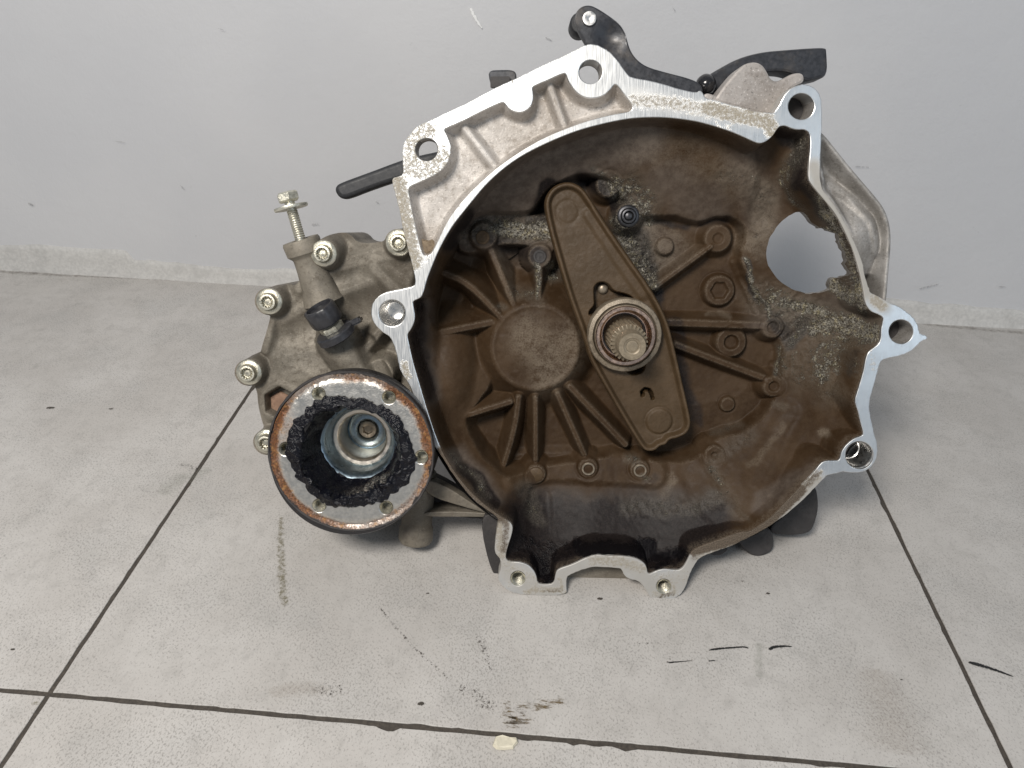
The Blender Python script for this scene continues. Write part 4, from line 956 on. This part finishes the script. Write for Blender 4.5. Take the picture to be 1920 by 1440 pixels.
def case_z(X, Y):
    sd = polydist(X, Y, case_l)[0]; px, py = pix(X, Y, np.full(X.shape, ZC)); lab = np.zeros(X.shape, int)
    z = ZC - 18 + 26 * fbm(X, Y, 150, 2, 4) * .35 + 16 * sstep(640, 780, px) * sstep(640, 470, py) + 2 * fbm(X, Y, 14, 3, 3)
    z = z - 10 * sstep(10, 0, sd)
    def bump(pts, hw, zt, k=10, sl=1.4, L=None):
        nonlocal z, lab
        q = Pn(pts, zt); d, t = linedist(X, Y, q) if len(pts) > 1 else (np.hypot(X - q[0, 0], Y - q[0, 1]), 0)
        zr = zt - np.maximum(d - hw, 0) * sl
        if L: lab = np.where((zr > z - 1) & (d < hw * 1.5 + 3), L, lab)
        z = smax(z, zr, k)
    bump([(512, 585), (560, 540), (620, 500), (700, 478), (775, 470)], 10, ZC - 2, 14, .7, 1)           # seam flange
    bump([(510, 590), (496, 655)], 6, ZC + 2, 8, 1.5, 2)
    bump([(715, 615), (655, 688)], 6.5, ZC + 22, 6, 2.0, 3)                                          # diagonal rib
    bump([(492, 720), (490, 770), (500, 810)], 14, ZC + 4, 12, .8, 4)
    bump([(530, 690), (590, 680)], 26, ZC + 2, 20, .5)
    bump([(560, 720), (600, 740)], 30, ZC + 6, 20, .5)
    bump([(560, 540), (590, 500)], 7, ZC + 6, 8, 1.2, 1)
    bump([(640, 690), (560, 760)], 6, ZC + 8, 8, 1.2, 2)
    bump([(530, 600), (600, 560), (690, 530)], 5, ZC - 2, 14, .6)
    bump([(700, 500), (745, 545)], 8, ZC + 4, 12, .9)
    for i, (a, b, r) in enumerate(CB): bump([(a, b)], r * 1.0, ZC + 26, 4, 3.5, 10 + i)
    bump([(710, 700)], 27, ZC + 30, 3, 4, 5)
    # cylinder carrying the sensor
    q = Pn([(628, 640), (695, 735)], ZC + 20); d, t = linedist(X, Y, q); rr = 44.; zc = ZC - 6 + np.sqrt(np.maximum(rr * rr - d * d, 0)) * .95
    m = d < rr * .97; lab = np.where(m & (zc > z), 6, lab); z = np.where(m, smax(z, zc, 8), z)
    q = Pn([(690, 640), (730, 720)], ZC); d, t = linedist(X, Y, q); z = z - 22 * sstep(24, 10, d)
    q = P(528, 752, ZC); d = np.hypot(X - q[0], Y - q[1]); z = smax(z, ZC + 10 - np.maximum(d - 40, 0) * 1.2, 8); th = np.arctan2(Y - q[1], X - q[0]); de = d * np.cos(((th + math.pi / 6) % (math.pi / 3)) - math.pi / 6); z = z - 26 * sstep(29, 26, de)
    return z, lab


lo, hi = case_l.min(0) - 4, case_l.max(0) + 4
case_hole = np.array([(oc[0] + 92 * math.cos(t), oc[1] + 92 * math.sin(t)) for t in np.linspace(0, 2 * math.pi, 60, endpoint=False)])
case = hfield('differential_casing', lo[0], hi[0], lo[1], hi[1], 2.8, case_z, case_l, M_CASE, GB, 190, (case_hole,), None, {1: 'seam_flange', 2: 'rib', 3: 'rib', 4: 'seam_flange', 5: 'blanking_plug', 6: 'sensor_socket', 10: 'bolt_boss', 11: 'bolt_boss', 12: 'bolt_boss', 13: 'bolt_boss', 14: 'bolt_boss'}, 'grimy cast differential casing left of the bell')
q = P(528, 752, ZC - 20); lathe('drain_plug', q, DZ, [(24, -5), (24, 6), (22, 8), (1, 8)], M_RUSTP, case, 6, smooth=False, rot=.5)
# case bolts: one mesh, copies share it
star = lambda j, t: 1 + (.10 * math.cos(12 * t) if j >= 9 else 0)
bprof = [(24.5, -4), (24.5, 1.5), (23, 3.2), (17.5, 4.5), (16.5, 4), (15.8, 6), (15.6, 13), (14.5, 15.5), (11.5, 16), (10.2, 15), (9.2, 8), (7.5, 7.2), (6, 9.5), (.5, 10)]
first = None
for a, b, r in CB:
    q = P(a, b, ZC + 27)
    if first is None: first = lathe('case_bolt', q, DZ, bprof, M_ZINC, GB, 48, star, at_origin=True)
    else:
        o = first.copy(); COL.objects.link(o); o.location = Vector((q - BASE) * S); o.rotation_euler.z = a
for a, b, r in CB:   # posts running back behind each bolt
    q = P(a, b, ZC); lathe('bolt_post', q, DZ, [(25, -230), (27, -60), (26, -56), (26, 8)], M_CASE, case, 28)
# square seat, post and loose long bolt at the top left
pt = P(563, 447, -70); pb = P(600, 545, -82); dpost = pt - pb; Lp = np.linalg.norm(dpost)
post = lathe('mounting_post', pb, dpost, [(40, -20), (32, 12), (28, Lp * .45), (27, Lp - 36), (28, Lp - 33), (35, Lp - 26), (36, Lp - 5), (34, Lp), (17, Lp), (16, Lp - 6), (1, Lp - 6)], M_CASE, GB, 32, label='cast post holding a long loose bolt')
bt = P(537, 358, -70); db = bt - pt; Lb = np.linalg.norm(db)
pr = [(10.3, -4)]; h = 0; i = 0
while h < Lb * .62: pr.append((10.3 if i % 2 else 9.5, h)); h += 2.1; i += 1
pr += [(9.6, Lb * .63), (9.6, Lb - 16)]
lb = lathe('long_bolt', pt, db, pr, M_ZINC, GB, 28, label='long zinc bolt standing half out of the post')
lathe('bolt_head', pt, db, [(18, Lb - 18), (21, Lb - 15), (21, Lb - 3), (18.5, Lb), (14, Lb - .5), (1, Lb - 1)], M_ZINC, lb, 6, smooth=False, rot=.35)
lathe('washer', pt, db, [(10, Lb * .66), (31, Lb * .66 - 1), (32, Lb * .66 + 1.5), (31.5, Lb * .66 + 4.5), (10, Lb * .66 + 5.5)], M_ZINC, lb, 36)
# speed sensor
sb = P(612, 628, ZC + 30); st = P(596, 572, ZC + 62); ds = st - sb; Lsn = np.linalg.norm(ds); x1, y1, d1 = frame(ds)


def boxm(name, c, ax3, half, mat, par, bev=2.0, label=None):
    me = bpy.data.meshes.new(name); bm = bmesh.new(); bmesh.ops.create_cube(bm, size=2)
    for v_ in bm.verts: p = c + sum(ax3[i] * half[i] * v_.co[i] for i in range(3)); v_.co = Vector((p - BASE) * S)
    bmesh.ops.bevel(bm, geom=bm.edges[:], offset=bev * S, segments=2, affect='EDGES'); bmesh.ops.recalc_face_normals(bm, faces=bm.faces); bm.to_mesh(me); bm.free()
    me.materials.append(mat); me.shade_smooth(); me.set_sharp_from_angle(angle=math.radians(40)); o = bpy.data.objects.new(name, me); COL.objects.link(o); o.parent = par
    if label: o['label'] = label
    return o


ang = math.radians(26); ux = np.array([math.cos(ang), math.sin(ang), 0]); uy = np.array([-math.sin(ang), math.cos(ang), 0]); ax3 = [ux, uy, DZ]
sax = uy + DZ * .30; sc0 = P(628, 622, ZC + 44)
sen = lathe('speed_sensor', sc0, sax, [(16, 10), (17, 22), (28, 24), (30, 27), (30, 56), (28, 59), (25, 59.5), (24, 53), (1, 53)], M_PLAST, GB, 40, lambda j, t: 1 + (.06 if abs(((t + .4) % (2 * math.pi / 3)) - .3) < .18 and 2 <= j <= 5 else 0), 'round black plastic speed sensor on the differential casing')
lathe('sensor_base', sc0, sax, [(35, -12), (38, -9), (38, 3), (35, 6), (20, 7)], M_PLAST, sen, 40)
lathe('sensor_collar', sc0, sax, [(22, 5), (24, 8), (24, 17), (20, 21), (15, 22)], M_ZINC, sen, 6, smooth=False)
boxm('sensor_lug', P(660, 604, ZC + 32), ax3, (20, 6, 14), M_PLAST, sen, 3)

# ------------------------------------------------------------------ parts showing around the bell
# right-hand starter ear
EAR = [(1532, 240), (1546, 248), (1575, 285), (1610, 328), (1645, 368), (1662, 392), (1671, 420), (1673, 455), (1668, 510), (1664, 565), (1655, 600), (1610, 590), (1600, 450), (1560, 380), (1532, 350)]
ZE = -72.0; ear_l = Pn(chaikin(EAR, 2), ZE)[:, :2]


def ear_z(X, Y):
    sd = polydist(X, Y, ear_l)[0]; px, py = pix(X, Y, np.full(X.shape, ZE))
    z = ZE - 34 + 3 * fbm(X, Y, 30, 3, 2) + 20 * sstep(330, 420, py) * sstep(1655, 1600, px)
    z = smax(z, ZE - np.maximum(sd - 8, 0) * 2.4 - np.maximum(2 - sd, 0) * 2, 8)
    q = P(1605, 455, ZE); d = np.hypot((X - q[0]) / 62, (Y - q[1]) / 78); z = smax(z, ZE + 4 - 34 * d ** 2, 6)
    q = Pn([(1538, 325), (1600, 362), (1640, 410), (1652, 470)], ZE); d, t = linedist(X, Y, q); z = z + 7 * sstep(16, 3, d)
    z = z - 40 * sstep(512, 530, py) * sstep(12, 26, sd)
    return z, None


lo, hi = ear_l.min(0) - 4, ear_l.max(0) + 4
hfield('starter_mount_ear', lo[0], hi[0], lo[1], hi[1], 2.4, ear_z, ear_l, M_EAR, GB, 34, (), None, None, 'grey cast ear curving out right of the bell')
# lower outer walls
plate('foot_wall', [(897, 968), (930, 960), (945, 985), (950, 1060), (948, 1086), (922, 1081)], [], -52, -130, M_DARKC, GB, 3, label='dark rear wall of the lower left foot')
plate('arch_wall', [(1055, 1060), (1110, 1050), (1170, 1052), (1215, 1075), (1240, 1110), (1228, 1122), (1212, 1106), (1190, 1096), (1160, 1091), (1125, 1091), (1095, 1097), (1075, 1108), (1060, 1112)], [], -46, -110, M_CASE, GB, 4, label='rear wall of the arched cut-out at the bottom')
plate('web_plate', [(790, 895), (830, 905), (905, 955), (930, 966), (870, 950), (800, 928)], [], -62, -90, M_CASE, GB, 3, label='thin casting web beside the drive flange')
plate('web_plate', [(795, 958), (860, 957), (935, 962), (936, 969), (870, 968), (795, 968)], [], -66, -120, M_CASE, GB, 2.5)
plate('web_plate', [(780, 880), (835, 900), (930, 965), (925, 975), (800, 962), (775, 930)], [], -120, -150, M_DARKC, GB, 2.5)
dt = P(779, 1012, -96); d0 = P(786, 900, -96); dd_ = dt - d0; Ld = np.linalg.norm(dd_)
lathe('drain_boss', d0, dd_, [(34, -20), (32, Ld - 48), (32, Ld - 36), (35, Ld - 30), (36, Ld - 6), (32, Ld + 2), (14, Ld + 5), (.5, Ld + 5)], M_CASE, GB, 36, label='stubby round casting boss below the drive flange')
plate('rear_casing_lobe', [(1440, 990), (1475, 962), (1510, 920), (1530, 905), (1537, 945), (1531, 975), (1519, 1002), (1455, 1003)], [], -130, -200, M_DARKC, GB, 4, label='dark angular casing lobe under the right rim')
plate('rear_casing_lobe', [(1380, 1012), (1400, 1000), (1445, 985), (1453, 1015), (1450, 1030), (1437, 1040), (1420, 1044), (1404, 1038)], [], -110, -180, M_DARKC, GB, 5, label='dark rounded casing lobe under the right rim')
plate('casing_nub', [(1325, 1034), (1350, 1026), (1368, 1026), (1358, 1038), (1340, 1042)], [], -50, -70, M_DARKC, GB, 2)

# selector levers and bracket on top
arm = plate('selector_lever', [(1077, 33), (1081, 18), (1092, 8), (1107, 6), (1122, 13), (1145, 28), (1163, 42), (1174, 60), (1179, 82), (1186, 98), (1198, 112), (1215, 123), (1250, 133), (1290, 143), (1312, 152), (1320, 166), (1314, 178), (1270, 176), (1220, 168), (1160, 140), (1110, 100), (1096, 75), (1084, 55)], [], -84, -102, M_BLACK, GB, 3, label='black steel selector lever with a bright pin', grid=9,
            zfun=lambda X, Y: -9 * sstep(34, 4, np.hypot(X - P(1145, 66, -84)[0], Y - P(1145, 66, -84)[1])))
q = P(1105, 33, -84); lathe('lever_pin', q, DZ, [(14, -8), (13.2, 3), (12, 5), (6, 5.6), (3.5, 4.8), (.5, 4.6)], M_STEEL, arm, 32)
q = P(1087, 47, -140); lathe('lever_roller', q, DZ, [(17, -26), (20, -22), (20, 20), (17, 24), (1, 24)], M_RUBBER, arm, 28)
lv2 = plate('relay_lever', [(1306, 158), (1316, 146), (1345, 128), (1385, 106), (1430, 94), (1480, 90), (1520, 87), (1550, 86), (1552, 92), (1554, 140), (1530, 146), (1510, 150), (1492, 137), (1465, 130), (1430, 133), (1395, 142), (1360, 165), (1340, 178), (1316, 178)], [], -118, -170, M_BLACK, GB, 5, label='thick black relay lever at the top right')
q = P(1324, 156, -104); lathe('ball_joint', q, np.array([.1, .3, 1.]), [(10, -14), (17, -8), (19, 0), (17, 8), (11, 14), (4, 17), (.5, 17.5)], mat_simple('glossy_black_ball', (.015, .015, .017), .12), lv2, 28)
plate('cast_bracket', [(1338, 186), (1350, 168), (1372, 140), (1390, 121), (1405, 114), (1420, 113), (1432, 119), (1440, 132), (1447, 146), (1458, 150), (1470, 144), (1486, 135), (1502, 133), (1509, 138), (1509, 152), (1490, 160), (1476, 172), (1462, 196), (1452, 212), (1435, 213), (1400, 204), (1365, 195)], [], -40, -95, M_CASTL, GB, 5, grid=12, label='sand-cast grey bracket behind the flange top')
plate('cast_bracket_foot', [(1322, 170), (1345, 177), (1400, 195), (1450, 206), (1445, 216), (1390, 208), (1320, 186)], [], -42, -80, M_CASTL, GB, 3)
plate('vent_arm', [(640, 339), (690, 321), (740, 302), (770, 292), (850, 275), (930, 262), (965, 290), (945, 315), (860, 305), (800, 320), (770, 329), (740, 338), (690, 355), (650, 371), (637, 370), (627, 358), (628, 346)], [], -140, -172, M_RUBBER, GB, 9, bevs=4, label='black rubber-covered arm sticking out left')
plate('bent_tab', [(915, 129), (940, 128), (960, 128), (968, 133), (969, 146), (975, 165), (935, 175), (925, 160), (918, 150)], [], -70, -84, M_BLACK, GB, 3, label='small bent black steel tab above the flange')
boxm('tab_face', P(938, 152, -66), [EX, np.array([0, 1., 0]), DZ], (18, 10, 3), M_DARKC, bpy.data.objects['bent_tab'], 1.5)

# ------------------------------------------------------------------ loose chip on the floor
c = W(948, 1394); r = random.Random(4); ch = [( -34, -8), (-30, 10), (-10, 15), (10, 12), (30, 14), (34, 4), (26, -6), (24, -14), (-4, -18), (-24, -16)]
ch = [(a + r.uniform(-2, 2), b + r.uniform(-2, 2)) for a, b in ch]; n = len(ch); v = [(c.x + a * S * .6, c.y + b * S * .75, .0006) for a, b in ch] + [(c.x + a * S * .53, c.y + b * S * .66, .0006 + (5 + 2 * math.sin(a)) * S) for a, b in ch]
f = [list(range(n))[::-1], list(range(n, 2 * n))] + [[i, (i + 1) % n, n + (i + 1) % n, n + i] for i in range(n)]
chip = mk('plaster_chip', v, f, mat_simple('cream_plaster', (.68, .63, .50), .7, 0, .4, .08), None, False, local=False)
chip['label'] = 'small cream plaster chip lying on the front grout line'; chip['category'] = 'plaster chip'


# paint drip and nicks on the wall
def wallpt(px, py, off=.0012):
    r_ = np.array([px - 960.0, py - 720.0, F]); t = WALL_Y / (r_ @ WY); v_ = c2w(t * r_); v_.y -= off + 5 * S; return v_


def wall_mark(name, pts, width, mat, label=None):
    q = chaikin(pts, 2, False); c = [wallpt(a, b) for a, b in q]; n = len(c); v = []; f = []; ed = []
    for i in range(n):
        a = c[max(0, i - 1)]; b = c[min(n - 1, i + 1)]; d = (b - a); d.normalize(); nr = Vector((-d.z, 0, d.x)); t = i / (n - 1)
        wd = np.interp(t, np.linspace(0, 1, len(width)), width) * S / 2
        for s_ in (-1, -.5, 0, .5, 1): v.append(tuple(c[i] + nr * wd * s_)); ed.append((1 - abs(s_) ** 1.5) * min(1, 5 * t + .3, 5 * (1 - t) + .3))
    for i in range(n - 1):
        for j in range(4): k_ = i * 5 + j; f.append([k_, k_ + 1, k_ + 6, k_ + 5])
    return mk(name, v, f, mat, wall, False, {'edge': ed}, label, 0, False)


MK_WHITE = mat_mark('white_paint', (.85, .85, .84), .9, 300, soft=.25, need=.85)
MK_NICK = mat_mark('wall_scuff', (.25, .25, .25), .5, 300, soft=.3, need=.70)
wall_mark('paint_drip', [(882, 13), (889, 27), (897, 42), (905, 53)], [8, 16, 12, 4], MK_WHITE, 'short white paint drip near the top of the wall')
for a, b, c_, d, w_ in [(1022, 69, 1036, 76, 7), (1260, 12, 1266, 20, 5), (410, 52, 422, 56, 5), (215, 263, 238, 266, 6), (340, 345, 348, 355, 10), (585, 420, 600, 418, 12), (705, 376, 712, 380, 10), (1600, 310, 1630, 312, 5), (1720, 540, 1760, 530, 9), (1870, 535, 1885, 536, 8), (55, 380, 65, 384, 16)]:
    wall_mark('wall_nick', [(a, b), ((a + c_) / 2, (b + d) / 2), (c_, d)], [w_ * .6, w_ * 1.6, w_ * .6], MK_NICK)
